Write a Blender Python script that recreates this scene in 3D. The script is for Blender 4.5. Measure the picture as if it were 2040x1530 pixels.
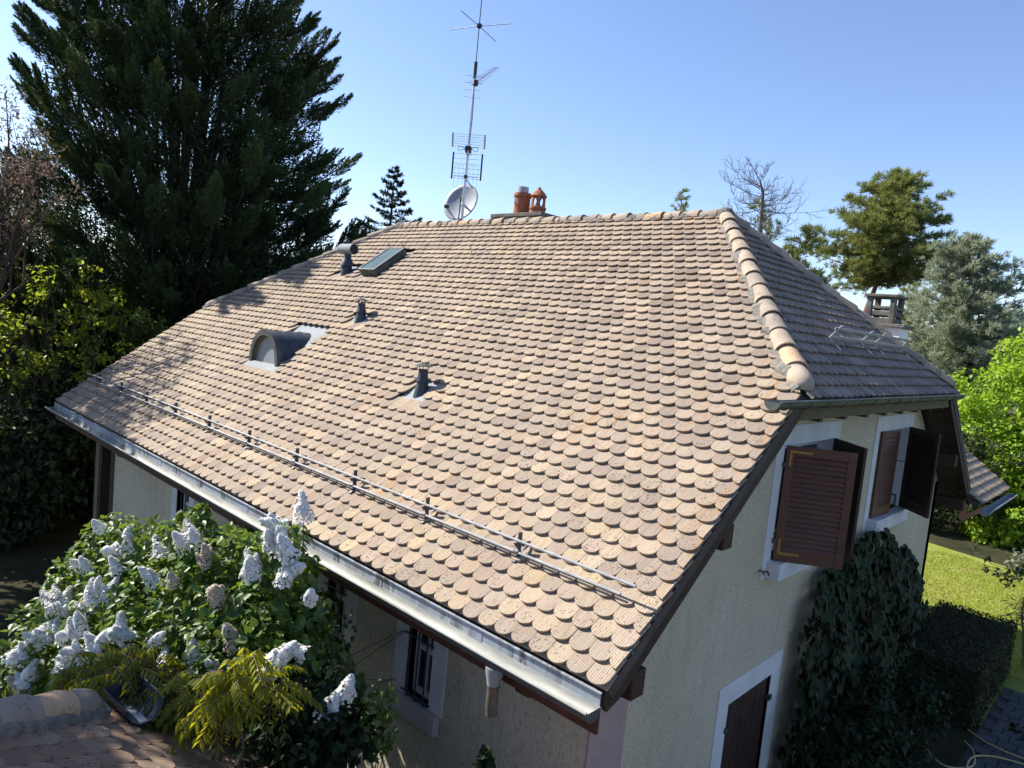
import bpy, math, random
import numpy as np
from mathutils import Vector, Matrix

random.seed(7)
rng = np.random.default_rng(11)
for o in list(bpy.data.objects):
    bpy.data.objects.remove(o)
scene = bpy.context.scene
col = scene.collection

# ------------------------------------------------------------------ camera
CAM = np.array([2.5354, -3.9089, 2.4066])
YAW, PITCH, ROLL, FPX = -0.7533, -0.0889, 0.0976, 1407.48
cF = np.array([math.sin(YAW) * math.cos(PITCH), math.cos(YAW) * math.cos(PITCH), math.sin(PITCH)])
_r = np.array([math.cos(YAW), -math.sin(YAW), 0.0])
_u = np.cross(_r, cF)
cR = math.cos(ROLL) * _r + math.sin(ROLL) * _u
cU = -math.sin(ROLL) * _r + math.cos(ROLL) * _u
cd = bpy.data.cameras.new('camera')
cam = bpy.data.objects.new('camera', cd)
col.objects.link(cam)
cam.matrix_world = Matrix(((cR[0], cU[0], -cF[0], CAM[0]), (cR[1], cU[1], -cF[1], CAM[1]),
                           (cR[2], cU[2], -cF[2], CAM[2]), (0, 0, 0, 1)))
cd.sensor_width = 36.0
cd.lens = 36.0 * FPX / 2040.0
cd.clip_start = 0.05
cd.clip_end = 20000.0
scene.camera = cam

# ------------------------------------------------------------------ light
SUN_E, SUN_A = math.radians(41.0), math.radians(-160.0)
SUN = Vector((math.cos(SUN_A) * math.cos(SUN_E), math.sin(SUN_A) * math.cos(SUN_E), math.sin(SUN_E)))
world = bpy.data.worlds.new('World')
scene.world = world
world.use_nodes = True
wn = world.node_tree
wn.nodes.clear()
sky = wn.nodes.new('ShaderNodeTexSky')
sky.sky_type = 'NISHITA'
sky.sun_disc = False
sky.sun_elevation = SUN_E
sky.sun_rotation = math.atan2(SUN.x, SUN.y)
sky.altitude = 400
sky.air_density = 1.0
sky.dust_density = 0.4
sky.ozone_density = 3.0
bg = wn.nodes.new('ShaderNodeBackground')
bg.inputs['Strength'].default_value = 0.108
wo = wn.nodes.new('ShaderNodeOutputWorld')
tintn = wn.nodes.new('ShaderNodeMixRGB')      # camera white balance of the sky
tintn.blend_type = 'MULTIPLY'
tintn.inputs[0].default_value = 1.0
tintn.inputs[2].default_value = (1.01, .97, 1.05, 1)
wn.links.new(sky.outputs[0], tintn.inputs[1])
wn.links.new(tintn.outputs[0], bg.inputs[0])
wn.links.new(bg.outputs[0], wo.inputs[0])
sd = bpy.data.lights.new('sun', 'SUN')
sd.energy = 5.0
sd.angle = math.radians(0.53)
sd.color = (1.0, 0.94, 0.85)
sun = bpy.data.objects.new('sun', sd)
col.objects.link(sun)
sun.location = (-20, -15, 30)
sun.rotation_euler = SUN.to_track_quat('Z', 'Y').to_euler()
vs = scene.view_settings
vs.view_transform = 'Standard'
vs.look = 'None'
vs.exposure = 1.0
vs.gamma = 1.0
vs.use_curve_mapping = False

# ------------------------------------------------------------------ helpers
def at(px, py, d):
    """world point seen at photo pixel (2040 wide) at forward distance d"""
    return CAM + d * (cF + cR * (px - 1020) / FPX - cU * (py - 765) / FPX)

def ptx(px, py, x):
    r = cF + cR * (px - 1020) / FPX - cU * (py - 765) / FPX
    return CAM + r * (x - CAM[0]) / r[0]

def pty(px, py, y):
    r = cF + cR * (px - 1020) / FPX - cU * (py - 765) / FPX
    return CAM + r * (y - CAM[1]) / r[1]

def ptz(px, py, z):
    r = cF + cR * (px - 1020) / FPX - cU * (py - 765) / FPX
    return CAM + r * (z - CAM[2]) / r[2]

def unit(v):
    v = np.asarray(v, float)
    return v / (np.linalg.norm(v) + 1e-12)

def thing(name, label, cat, loc=(0, 0, 0), group=None):
    o = bpy.data.objects.new(name, None)
    o.empty_display_size = 0.3
    col.objects.link(o)
    o.location = loc
    tag(o, label, cat, group)
    return o

def tag(o, label, cat, group=None):
    o['label'] = label
    o['category'] = cat
    if group:
        o['group'] = group
    return o

def link_mesh(name, me, mat, parent=None):
    o = bpy.data.objects.new(name, me)
    col.objects.link(o)
    if mat is not None and not me.materials:
        me.materials.append(mat)
    if parent is not None:
        o.parent = parent
        o.matrix_parent_inverse = Matrix.Translation(-parent.location) if parent.type == 'EMPTY' else Matrix()
    return o

class MB:
    """collects shapes in world coordinates, builds ONE mesh object"""
    def __init__(self):
        self.v = []
        self.f = []

    def add(self, vs_, fs_):
        b = len(self.v)
        self.v += [tuple(map(float, p)) for p in vs_]
        self.f += [tuple(b + i for i in f) for f in fs_]
        return self

    def box(self, x0, x1, y0, y1, z0, z1):
        return self.obox((0, 0, 0), (1, 0, 0), (0, 1, 0), (0, 0, 1), x0, x1, y0, y1, z0, z1)

    def obox(self, o, ex, ey, ez, x0, x1, y0, y1, z0, z1):
        o, ex, ey, ez = (np.asarray(a, float) for a in (o, ex, ey, ez))
        vs_ = [o + ex * a + ey * b + ez * c for a, b, c in
               ((x0, y0, z0), (x1, y0, z0), (x1, y1, z0), (x0, y1, z0),
                (x0, y0, z1), (x1, y0, z1), (x1, y1, z1), (x0, y1, z1))]
        return self.add(vs_, [(0, 3, 2, 1), (4, 5, 6, 7), (0, 1, 5, 4), (1, 2, 6, 5), (2, 3, 7, 6), (3, 0, 4, 7)])

    def tube(self, pts, r, n=8, caps=True, up=None):
        pts = [np.asarray(p, float) for p in pts]
        m = len(pts)
        rs = [r] * m if np.isscalar(r) else list(r)
        vs_, fs_ = [], []
        d0 = unit(pts[1] - pts[0])
        a = np.array([0, 0, 1.0]) if abs(d0[2]) < .9 else np.array([1.0, 0, 0])
        x = unit(np.cross(d0, a))
        for i in range(m):
            d = unit(pts[min(i + 1, m - 1)] - pts[max(i - 1, 0)])
            x = unit(x - d * (x @ d))
            y = np.cross(d, x)
            for k in range(n):
                t = 2 * math.pi * k / n
                vs_.append(pts[i] + rs[i] * (x * math.cos(t) + y * math.sin(t)))
        for i in range(m - 1):
            for k in range(n):
                fs_.append((i * n + k, i * n + (k + 1) % n, (i + 1) * n + (k + 1) % n, (i + 1) * n + k))
        if caps:
            fs_.append(tuple(range(n - 1, -1, -1)))
            fs_.append(tuple((m - 1) * n + k for k in range(n)))
        return self.add(vs_, fs_)

    def lathe(self, o, prof, n=20, ax=(0, 0, 1), ex=None):
        """prof: list of (r, h) along axis ax"""
        o = np.asarray(o, float)
        ax = unit(ax)
        if ex is None:
            ex = np.cross(ax, (0, 1, 0)) if abs(ax[1]) < .9 else np.cross(ax, (1, 0, 0))
        ex = unit(ex)
        ey = np.cross(ax, ex)
        vs_, fs_ = [], []
        for r, h in prof:
            for k in range(n):
                t = 2 * math.pi * k / n
                vs_.append(o + ax * h + r * (ex * math.cos(t) + ey * math.sin(t)))
        for i in range(len(prof) - 1):
            for k in range(n):
                fs_.append((i * n + k, i * n + (k + 1) % n, (i + 1) * n + (k + 1) % n, (i + 1) * n + k))
        if prof[0][0] > 1e-4:
            fs_.append(tuple(range(n - 1, -1, -1)))
        if prof[-1][0] > 1e-4:
            fs_.append(tuple((len(prof) - 1) * n + k for k in range(n)))
        return self.add(vs_, fs_)

    def prism(self, poly, off):
        """polygon (3d points) extruded by off"""
        n = len(poly)
        poly = [np.asarray(p, float) for p in poly]
        off = np.asarray(off, float)
        vs_ = poly + [p + off for p in poly]
        fs_ = [tuple(range(n - 1, -1, -1)), tuple(range(n, 2 * n))]
        fs_ += [(i, (i + 1) % n, n + (i + 1) % n, n + i) for i in range(n)]
        return self.add(vs_, fs_)

    def build(self, name, mat, parent=None, smooth=False, bevel=0.0):
        me = bpy.data.meshes.new(name)
        me.from_pydata(self.v, [], self.f)
        me.update()
        if smooth:
            me.polygons.foreach_set('use_smooth', [True] * len(me.polygons))
            try:
                me.set_sharp_from_angle(angle=math.radians(40))
            except Exception:
                pass
        o = link_mesh(name, me, mat, parent)
        if bevel:
            md = o.modifiers.new('bevel', 'BEVEL')
            md.width = bevel
            md.segments = 2
            md.limit_method = 'ANGLE'
        return o

# ------------------------------------------------------------------ materials
class NT:
    def __init__(self, name):
        self.m = bpy.data.materials.new(name)
        self.m.use_nodes = True
        self.t = self.m.node_tree
        self.t.nodes.clear()
        self.out = self.t.nodes.new('ShaderNodeOutputMaterial')

    def n(self, kind, **kw):
        nd = self.t.nodes.new('ShaderNode' + kind)
        for k, v in kw.items():
            setattr(nd, k, v)
        return nd

    def l(self, a, b):
        self.t.links.new(a, b)

    def math(self, op, a, b=None, clamp=False):
        nd = self.n('Math', operation=op, use_clamp=clamp)
        for i, x in enumerate((a, b)):
            if x is None:
                continue
            if isinstance(x, (int, float)):
                nd.inputs[i].default_value = x
            else:
                self.l(x, nd.inputs[i])
        return nd.outputs[0]

    def mix(self, fac, a, b, mode='MIX'):
        nd = self.n('MixRGB', blend_type=mode)
        for i, x in enumerate((fac, a, b)):
            if isinstance(x, (int, float)):
                nd.inputs[i].default_value = x
            elif isinstance(x, tuple):
                nd.inputs[i].default_value = (*x, 1)
            else:
                self.l(x, nd.inputs[i])
        return nd.outputs[0]

    def noise(self, scale, detail=3, rough=.6, vec=None, dist=0.0):
        nd = self.n('TexNoise')
        nd.inputs['Scale'].default_value = scale
        nd.inputs['Detail'].default_value = detail
        nd.inputs['Roughness'].default_value = rough
        nd.inputs['Distortion'].default_value = dist
        if vec is not None:
            self.l(vec, nd.inputs['Vector'])
        return nd.outputs['Fac']

    def ramp(self, fac, stops, interp='LINEAR'):
        nd = self.n('ValToRGB')
        cr = nd.color_ramp
        cr.interpolation = interp
        while len(cr.elements) < len(stops):
            cr.elements.new(.5)
        for e, (p, c_) in zip(cr.elements, stops):
            e.position = p
            e.color = (*c_, 1) if isinstance(c_, tuple) else (c_, c_, c_, 1)
        self.l(fac, nd.inputs[0])
        return nd.outputs['Color']

    def pos(self, scale=None):
        g = self.n('NewGeometry').outputs['Position']
        if scale is None:
            return g
        mp = self.n('Mapping')
        mp.inputs['Scale'].default_value = scale
        self.l(g, mp.inputs['Vector'])
        return mp.outputs[0]

    def bump(self, h, strength=.3, dist=.01, normal=None):
        nd = self.n('Bump')
        nd.inputs['Strength'].default_value = strength
        nd.inputs['Distance'].default_value = dist
        self.l(h, nd.inputs['Height'])
        if normal is not None:
            self.l(normal, nd.inputs['Normal'])
        return nd.outputs[0]

    def pbr(self, colour, rough=.8, metal=0.0, normal=None, spec=.5, **kw):
        p = self.n('BsdfPrincipled')
        if isinstance(colour, tuple):
            p.inputs['Base Color'].default_value = (*colour, 1)
        else:
            self.l(colour, p.inputs['Base Color'])
        if isinstance(rough, (int, float)):
            p.inputs['Roughness'].default_value = rough
        else:
            self.l(rough, p.inputs['Roughness'])
        p.inputs['Metallic'].default_value = metal
        p.inputs['Specular IOR Level'].default_value = spec
        if normal is not None:
            self.l(normal, p.inputs['Normal'])
        for k, v in kw.items():
            p.inputs[k].default_value = v
        self.p = p
        self.l(p.outputs[0], self.out.inputs['Surface'])
        return self.m

def simple(name, c1, c2, scale=8, rough=.8, metal=0.0, bump=.15, bscale=40, bdist=.004, spec=.4, stretch=None):
    t = NT(name)
    v = t.pos(stretch) if stretch else t.pos()
    f = t.noise(scale, 5, .62, v)
    f2 = t.ramp(f, [(.32, 0.0), (.68, 1.0)])
    c = t.mix(f2, c1, c2)
    b = t.bump(t.noise(bscale, 4, .6, v), bump, bdist) if bump else None
    r = t.math('ADD', t.math('MULTIPLY', f, .25), rough - .12)
    return t.pbr(c, r, metal, b, spec)

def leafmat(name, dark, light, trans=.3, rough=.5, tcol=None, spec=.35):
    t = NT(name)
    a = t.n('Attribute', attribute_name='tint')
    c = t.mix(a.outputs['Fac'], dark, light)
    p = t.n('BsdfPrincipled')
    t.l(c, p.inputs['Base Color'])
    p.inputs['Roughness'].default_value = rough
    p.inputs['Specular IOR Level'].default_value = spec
    tr = t.n('BsdfTranslucent')
    if tcol is None:
        c2 = t.mix(.5, c, tuple(min(1, x * y) for x, y in zip(light, (1.5, 1.35, .6))))
    else:
        c2 = t.mix(a.outputs['Fac'], tuple(.6 * x for x in tcol), tcol)
    t.l(c2, tr.inputs['Color'])
    ms = t.n('MixShader')
    ms.inputs[0].default_value = trans
    t.l(p.outputs[0], ms.inputs[1])
    t.l(tr.outputs[0], ms.inputs[2])
    t.l(ms.outputs[0], t.out.inputs['Surface'])
    return t.m

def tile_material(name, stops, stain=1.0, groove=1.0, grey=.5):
    t = NT(name)
    ga = t.n('Attribute', attribute_name='tc', attribute_type='GEOMETRY')
    oa = t.n('Attribute', attribute_name='tc', attribute_type='OBJECT')
    tc = t.mix(1.0, ga.outputs['Color'], oa.outputs['Color'], 'ADD')
    sp = t.n('SeparateColor')
    t.l(tc, sp.inputs[0])
    base = t.ramp(sp.outputs[0], stops)
    # brightness jitter
    jit = t.math('ADD', t.math('MULTIPLY', sp.outputs[1], .22), .88)
    base = t.mix(1.0, base, t.n('CombineColor').outputs[0], 'MIX') if False else base
    hv = t.n('HueSaturation')
    t.l(base, hv.inputs['Color'])
    t.l(jit, hv.inputs['Value'])
    c = hv.outputs[0]
    pos = t.pos()
    # weather: broad grey lichen film
    big = t.noise(.55, 4, .6, pos)
    gm = t.ramp(big, [(.45, 0.0), (.72, 1.0)])
    c = t.mix(t.math('MULTIPLY', gm, grey * .55), c, (.24, .20, .17))
    # run-off streaks, stretched down the slope
    st = t.noise(1.0, 5, .7, t.pos((9, 1.1, 1.1)))
    sm = t.ramp(st, [(.52, 0.0), (.66, 1.0)])
    org = t.noise(.7, 2, .5, t.pos((1, 1, 1)))
    om = t.ramp(org, [(.48, 0.0), (.6, 1.0)])
    c = t.mix(t.math('MULTIPLY', t.math('MULTIPLY', sm, om), .55 * stain), c, (.42, .21, .065))
    # dark specks of lichen
    sk = t.noise(48, 2, .5, pos)
    cl = t.noise(4.2, 2, .5, pos)
    sk2 = t.math('ADD', sk, t.math('MULTIPLY', t.math('SUBTRACT', cl, .5), .35))
    skm = t.ramp(sk2, [(.625, 0.0), (.675, 1.0)])
    c = t.mix(t.math('MULTIPLY', skm, .75), c, (.06, .052, .045))
    lt = t.noise(23, 2, .5, pos)
    ltm = t.ramp(lt, [(.70, 0.0), (.76, 1.0)])
    c = t.mix(t.math('MULTIPLY', ltm, .5), c, (.5, .47, .40))
    fine = t.noise(140, 3, .6, pos)
    c = t.mix(.28, c, t.ramp(fine, [(.3, .25), (.7, 1.0)]), 'MULTIPLY')
    # grooves along the tile
    uv = t.n('UVMap')
    sx = t.n('SeparateXYZ')
    t.l(uv.outputs[0], sx.inputs[0])
    wob = t.math('MULTIPLY', t.noise(14, 2, .5, pos), .05)
    s = t.math('SINE', t.math('MULTIPLY', t.math('ADD', sx.outputs[0], wob), 2 * math.pi * 9))
    g = t.math('ADD', t.math('MULTIPLY', s, .5), .5)
    gd = t.ramp(g, [(.0, 0.0), (.42, 1.0)])
    cv = t.n('CombineXYZ')
    t.l(t.math('ADD', t.math('MULTIPLY', sx.outputs[0], 13.0), t.math('MULTIPLY', sp.outputs[2], 300.0)), cv.inputs[0])
    t.l(t.math('MULTIPLY', sx.outputs[1], .9), cv.inputs[1])
    t.l(t.math('MULTIPLY', sp.outputs[1], 60.0), cv.inputs[2])
    strk = t.ramp(t.noise(1.0, 3, .6, cv.outputs[0]), [(.36, 0.0), (.56, 1.0)])
    c = t.mix(t.math('MULTIPLY', t.math('SUBTRACT', 1.0, strk), t.math('ADD', t.math('MULTIPLY', sp.outputs[2], .45), .12)), c, (.17, .125, .095))
    c = t.mix(t.math('MULTIPLY', t.math('SUBTRACT', 1.0, gd), .62 * groove), c, (.15, .105, .075))
    h = t.math('ADD', t.math('MULTIPLY', gd, .8), t.math('MULTIPLY', fine, .5))
    b = t.bump(h, .55, .0022)
    return t.pbr(c, .88, 0, b, .22)

def ridge_mat(name, a, b):
    t = NT(name)
    pos = t.pos()
    c = t.mix(t.ramp(t.noise(4.5, 5, .65, pos), [(.32, 0.0), (.68, 1.0)]), a, b)
    c = t.mix(t.math('MULTIPLY', t.ramp(t.noise(9, 5, .75, pos), [(.52, 0.0), (.64, 1.0)]), .6), c, (.11, .09, .07))
    c = t.mix(t.ramp(t.noise(34, 3, .6, pos), [(.66, 0.0), (.72, .85)]), c, (.035, .03, .025))
    c = t.mix(t.ramp(t.noise(20, 2, .6, pos), [(.70, 0.0), (.75, .7)]), c, (.42, .40, .34))
    return t.pbr(c, .92, 0, t.bump(t.noise(60, 4, .6, pos), .45, .005), .15)

TAN = [(0.0, (.245, .198, .162)), (.2, (.352, .286, .228)), (.45, (.418, .338, .256)), (.7, (.466, .373, .268)), (.88, (.51, .412, .28)), (1.0, (.54, .42, .245))]
M = {}
M['tile'] = tile_material('roof_tile_clay', TAN, 1.0, 1.0, .6)
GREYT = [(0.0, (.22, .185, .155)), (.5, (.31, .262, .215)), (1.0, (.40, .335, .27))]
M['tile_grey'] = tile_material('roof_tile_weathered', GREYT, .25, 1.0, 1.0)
OLDT = [(0.0, (.24, .15, .10)), (.4, (.33, .225, .15)), (.8, (.41, .29, .19)), (1.0, (.46, .25, .13))]
M['tile_old'] = tile_material('roof_tile_old', OLDT, .8, 1.15, .6)
M['under'] = simple('roof_underlay', (.05, .04, .033), (.09, .075, .06), 4)
M['ridge'] = ridge_mat('ridge_tile_clay', (.31, .25, .19), (.47, .38, .285))
M['ridge2'] = ridge_mat('ridge_tile_grey', (.23, .195, .16), (.35, .295, .235))
M['ridge3'] = ridge_mat('ridge_tile_orange', (.43, .29, .18), (.52, .38, .25))
M['mortar'] = simple('lime_mortar', (.11, .105, .095), (.25, .235, .20), 14, .95, 0, .8, 30, .02, .1)
M['zinc'] = simple('zinc', (.22, .24, .25), (.31, .33, .34), 3, .8, 0, .05, 20, .002, .12)
M['zinc_gutter'] = simple('gutter_zinc', (.22, .22, .20), (.42, .425, .385), 1.7, .6, .05, .08, 20, .002, .25, (1, 6, 6))
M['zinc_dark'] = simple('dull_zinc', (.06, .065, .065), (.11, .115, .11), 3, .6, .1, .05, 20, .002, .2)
M['zinc_stain'] = None
M['lead'] = simple('dark_lead', (.030, .037, .050), (.058, .068, .085), 3, .5, .1, .05, 20, .002, .35)
M['copper_dark'] = simple('weathered_gutter_metal', (.07, .085, .075), (.14, .155, .135), 4, .55, .4, .05, 20, .002)
M['steel'] = simple('galvanised_steel', (.27, .27, .275), (.38, .38, .38), 10, .5, .3, 0)
M['steel_dark'] = simple('dark_steel', (.05, .05, .055), (.10, .10, .11), 10, .55, .4, 0)
M['alu'] = simple('antenna_aluminium', (.45, .46, .48), (.62, .63, .65), 10, .38, .8, 0)
M['steel_light'] = simple('bright_galvanised_bar', (.42, .42, .40), (.55, .55, .52), 10, .5, .1, 0)
M['black'] = simple('black_plastic', (.012, .012, .014), (.025, .025, .03), 10, .5, 0, 0)
M['dish'] = simple('dish_paint', (.22, .245, .29), (.27, .295, .34), 3, .6, 0, 0)
M['terracotta'] = simple('terracotta', (.25, .085, .045), (.36, .14, .075), 6, .85, 0, .3, 40, .004, .25)
M['concrete'] = simple('weathered_concrete', (.085, .08, .07), (.20, .185, .16), 5, .92, 0, .6, 30, .006, .2)
M['wood'] = simple('dark_stained_wood', (.030, .019, .012), (.065, .04, .025), 5, .7, 0, .3, 30, .004, .3, (1, 1, 8))
M['pipe'] = simple('brown_pipe', (.10, .085, .065), (.17, .145, .11), 5, .55, .2, .1, 20, .002)
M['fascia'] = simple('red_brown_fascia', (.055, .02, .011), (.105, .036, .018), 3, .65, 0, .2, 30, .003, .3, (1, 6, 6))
M['wood_ochre'] = simple('aged_timber', (.10, .085, .045), (.16, .14, .075), 3, .8, 0, .3, 30, .004, .2, (6, 1, 6))
M['shutter'] = simple('brown_shutter_paint', (.075, .028, .016), (.125, .05, .028), 3, .5, 0, .12, 50, .002, .45, (1, 1, 3))
M['shutter_dark'] = simple('dark_shutter_paint', (.028, .015, .011), (.05, .026, .018), 3, .6, 0, .12, 50, .002, .4)  # darker brown copy of the shutter paint, also on the door planks
M['brass'] = simple('brass_hinge', (.30, .16, .05), (.42, .24, .08), 20, .45, .6, 0)
M['stone'] = simple('painted_stone', (.55, .55, .54), (.68, .68, .66), 3, .85, 0, .2, 30, .003, .2)
M['stone_dirty'] = simple('worn_stone', (.36, .34, .31), (.50, .48, .45), 3, .85, 0, .3, 30, .004, .2)
M['white'] = simple('white_paint', (.70, .70, .69), (.78, .78, .77), 3, .5, 0, 0)
M['quoin'] = simple('pink_render', (.36, .255, .235), (.43, .32, .29), 6, .9, 0, .5, 50, .008, .15)
M['path'] = simple('dark_paving', (.06, .06, .062), (.10, .10, .10), 6, .9, 0, .4, 20, .01, .2)
M['hose'] = simple('yellow_hose', (.35, .33, .12), (.42, .40, .17), 6, .5, 0, 0)
M['bark'] = simple('brown_bark', (.055, .042, .033), (.12, .092, .07), 6, .95, 0, .8, 18, .02, .1, (1, 1, .35))
M['bark_pine'] = simple('orange_pine_bark', (.16, .085, .05), (.26, .155, .10), 4, .95, 0, .8, 18, .02, .1, (1, 1, .35))
M['bark_grey'] = simple('grey_dead_bark', (.10, .085, .085), (.17, .15, .145), 6, .95, 0, .5, 18, .02, .1)
M['twig'] = simple('twig_bark', (.10, .075, .055), (.18, .14, .10), 10, .9, 0, 0)

def render_material():
    t = NT('roughcast_render')
    pos = t.pos()
    big = t.noise(.7, 5, .65, pos)
    c = t.mix(t.ramp(big, [(.35, 0.0), (.7, 1.0)]), (.52, .455, .32), (.61, .545, .405))
    drip = t.noise(1.0, 4, .7, t.pos((7, 7, .8)))
    c = t.mix(t.math('MULTIPLY', t.ramp(drip, [(.5, 0.0), (.75, 1.0)]), .35), c, (.30, .285, .23))
    peb = t.noise(55, 3, .6, t.pos((1, 1, .5)))
    c = t.mix(.5, c, t.ramp(peb, [(.30, .25), (.52, 1.0)]), 'MULTIPLY')
    b = t.bump(peb, .8, .012)
    return t.pbr(c, .95, 0, b, .15)
M['render'] = render_material()

def zinc_stained():
    t = NT('stained_zinc_flashing')
    pos = t.pos((15, 2, 2))
    f = t.noise(1.0, 5, .7, pos)
    c = t.mix(t.ramp(f, [(.46, 0.0), (.56, 1.0)]), (.10, .105, .11), (.40, .43, .47))
    f2 = t.noise(2.2, 3, .6, t.pos((1, 1, 1)))
    c = t.mix(t.ramp(f2, [(.38, 0.0), (.52, .92)]), c, (.33, .37, .42))
    return t.pbr(c, .55, .3, None, .4)
M['zinc_stain'] = zinc_stained()

def glass_material(name, c=(.02, .025, .03), rough=.05):
    t = NT(name)
    f = t.noise(3, 2, .5, t.pos())
    cc = t.mix(f, c, tuple(1.6 * x for x in c))
    return t.pbr(cc, rough, 0, None, 1.0)
M['glass'] = glass_material('window_glass')
M['dormer_pane'] = simple('pale_reflection_pane', (.34, .37, .40), (.46, .49, .52), 2, .25, .3, 0)  # pale colour puts the bright reflection into the pane
M['skyglass'] = glass_material('skylight_glass', (.10, .15, .17), .12)

def lawn_material():
    t = NT('lawn_grass')
    pos = t.pos()
    a = t.noise(.6, 5, .65, pos)
    c = t.mix(t.ramp(a, [(.35, 0.0), (.7, 1.0)]), (.26, .33, .045), (.38, .41, .075))
    d = t.noise(9, 4, .7, pos)
    c = t.mix(t.math('MULTIPLY', t.ramp(d, [(.5, 0.0), (.75, 1.0)]), .55), c, (.33, .28, .12))
    k2 = t.noise(1.9, 5, .7, pos)
    c = t.mix(t.math('MULTIPLY', t.ramp(k2, [(.48, 0.0), (.66, 1.0)]), .7), c, (.46, .37, .17))
    e = t.noise(70, 3, .7, pos)
    c = t.mix(.55, c, t.ramp(e, [(.3, .25), (.62, 1.0)]), 'MULTIPLY')
    w = t.noise(26, 2, .4, pos)
    c = t.mix(t.ramp(w, [(.74, 0.0), (.76, .8)]), c, (.6, .6, .55))
    return t.pbr(c, .95, 0, t.bump(e, .9, .03), .1)
M['lawn'] = lawn_material()
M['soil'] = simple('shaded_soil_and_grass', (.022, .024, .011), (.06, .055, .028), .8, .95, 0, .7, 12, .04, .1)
M['hill'] = simple('forested_hills', (.035, .06, .03), (.06, .09, .045), .004, .95, 0, 0)

# leaf materials
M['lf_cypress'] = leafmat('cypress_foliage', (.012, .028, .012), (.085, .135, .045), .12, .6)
M['lf_spruce'] = leafmat('spruce_needles', (.012, .024, .016), (.030, .050, .028), .08, .6)
M['lf_pine'] = leafmat('pine_needles', (.10, .14, .04), (.26, .29, .10), .3, .6)
M['lf_cedar'] = leafmat('blue_cedar_needles', (.16, .20, .15), (.36, .41, .32), .3, .6)
M['lf_bright'] = leafmat('spring_leaves', (.14, .26, .02), (.34, .50, .045), .45, .5, (.48, .66, .04))
M['lf_young'] = leafmat('young_yellow_leaves', (.13, .20, .02), (.34, .42, .05), .45, .5, (.52, .60, .05))
M['lf_lilac'] = leafmat('lilac_leaves', (.04, .09, .018), (.13, .21, .04), .32, .45, (.26, .38, .03), .4)
M['lf_wist'] = leafmat('wisteria_leaves', (.05, .085, .008), (.24, .26, .015), .42, .45, (.48, .46, .01))
M['lf_ivy'] = leafmat('climber_leaves', (.010, .022, .009), (.024, .045, .016), .12, .6, None, .18)
M['lf_dark'] = leafmat('shade_shrub_leaves', (.02, .035, .012), (.06, .085, .025), .25, .55)
M['lf_hedge'] = leafmat('hedge_leaves', (.022, .028, .010), (.055, .062, .022), .2, .6)
M['lf_pink'] = leafmat('budding_twigs', (.17, .115, .09), (.34, .25, .19), .25, .6, (.36, .25, .18))
M['lf_flower'] = leafmat('lilac_florets', (.74, .74, .70), (.88, .88, .85), .25, .6, (.85, .85, .8))
M['lf_flower_old'] = leafmat('faded_florets', (.38, .26, .16), (.66, .60, .50), .2, .7, (.6, .5, .4))
M['lf_grass'] = leafmat('grass_blades', (.18, .25, .03), (.38, .41, .075), .4, .6)

# ================================================================== setting
GZ = -3.3
def sheet(name, poly, z, mat, kind='structure'):
    mb = MB().add([(x, y, z) for x, y in poly], [tuple(range(len(poly)))])
    o = mb.build(name, mat)
    o['kind'] = kind
    return o
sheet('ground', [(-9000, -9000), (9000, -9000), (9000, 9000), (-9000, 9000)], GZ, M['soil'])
sheet('lawn', [(-9, 9.5), (9, 9.5), (12, 21.0), (1.5, 20.4), (-2.5, 21.5), (-9, 22.5)], GZ + .004, M['lawn'])

def paving():
    base = sheet('garden_path', [(.95, 4.5), (3.2, 4.5), (3.2, 11.5), (.95, 11.5)], GZ + .008, M['under'])
    k = 0
    for i in range(28):
        for j in range(9):
            y0 = 4.55 + i * .245
            x0 = 1.0 + j * .245 + (.12 if i % 2 else 0)
            if x0 > 2.95:
                continue
            mb = MB().box(x0, x0 + .228, y0, y0 + .228, GZ + .01, GZ + .034 + random.uniform(0, .006))
            mb.build('paving_stone', M['path'], base)
paving()

def hills():
    n = 160
    mb = MB()
    vs_, fs_ = [], []
    for i in range(n + 1):
        a = math.radians(60 + 150 * i / n)
        R = 4200
        h = 190 + 60 * math.sin(i * .21) + 34 * math.sin(i * .63 + 1) + 14 * math.sin(i * 1.7)
        dx, dy = math.cos(a), math.sin(a)
        vs_ += [(dx * (R - 1500), dy * (R - 1500), GZ - 2), (dx * R, dy * R, GZ + h), (dx * (R + 1800), dy * (R + 1800), GZ - 2)]
    for i in range(n):
        for k in range(2):
            fs_.append((i * 3 + k, (i + 1) * 3 + k, (i + 1) * 3 + k + 1, i * 3 + k + 1))
    mb.add(vs_, fs_)
    o = mb.build('hills', M['hill'], smooth=True)
    o['kind'] = 'structure'
hills()

# ================================================================== house
T = .7362
XL, D, YJ = -13.08, 5.72, 2.708
ZJ, ZR = YJ * T, D * T
X0, X1 = -10.33, -2.556
XW, YW = -.437, .537
XE = .03
SL = math.sqrt(1 + T * T)
W, EXPO, TL, TH = .18, .1586, .285, .020

house = thing('house', 'cream rendered house with a tan scalloped clay tile half-hipped roof', 'house', (-6.5, D, GZ))

def clip(poly, planes):
    """poly list of (x, v); planes (a, b, c): keep a*x+b*v<=c"""
    for a, b, c in planes:
        out = []
        n = len(poly)
        for i in range(n):
            p, q = poly[i], poly[(i + 1) % n]
            dp, dq = a * p[0] + b * p[1] - c, a * q[0] + b * q[1] - c
            if dp <= 0:
                out.append(p)
            if (dp < 0 < dq) or (dq < 0 < dp):
                t = dp / (dp - dq)
                out.append((p[0] + t * (q[0] - p[0]), p[1] + t * (q[1] - p[1])))
        poly = out
        if len(poly) < 3:
            return []
    return poly

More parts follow.
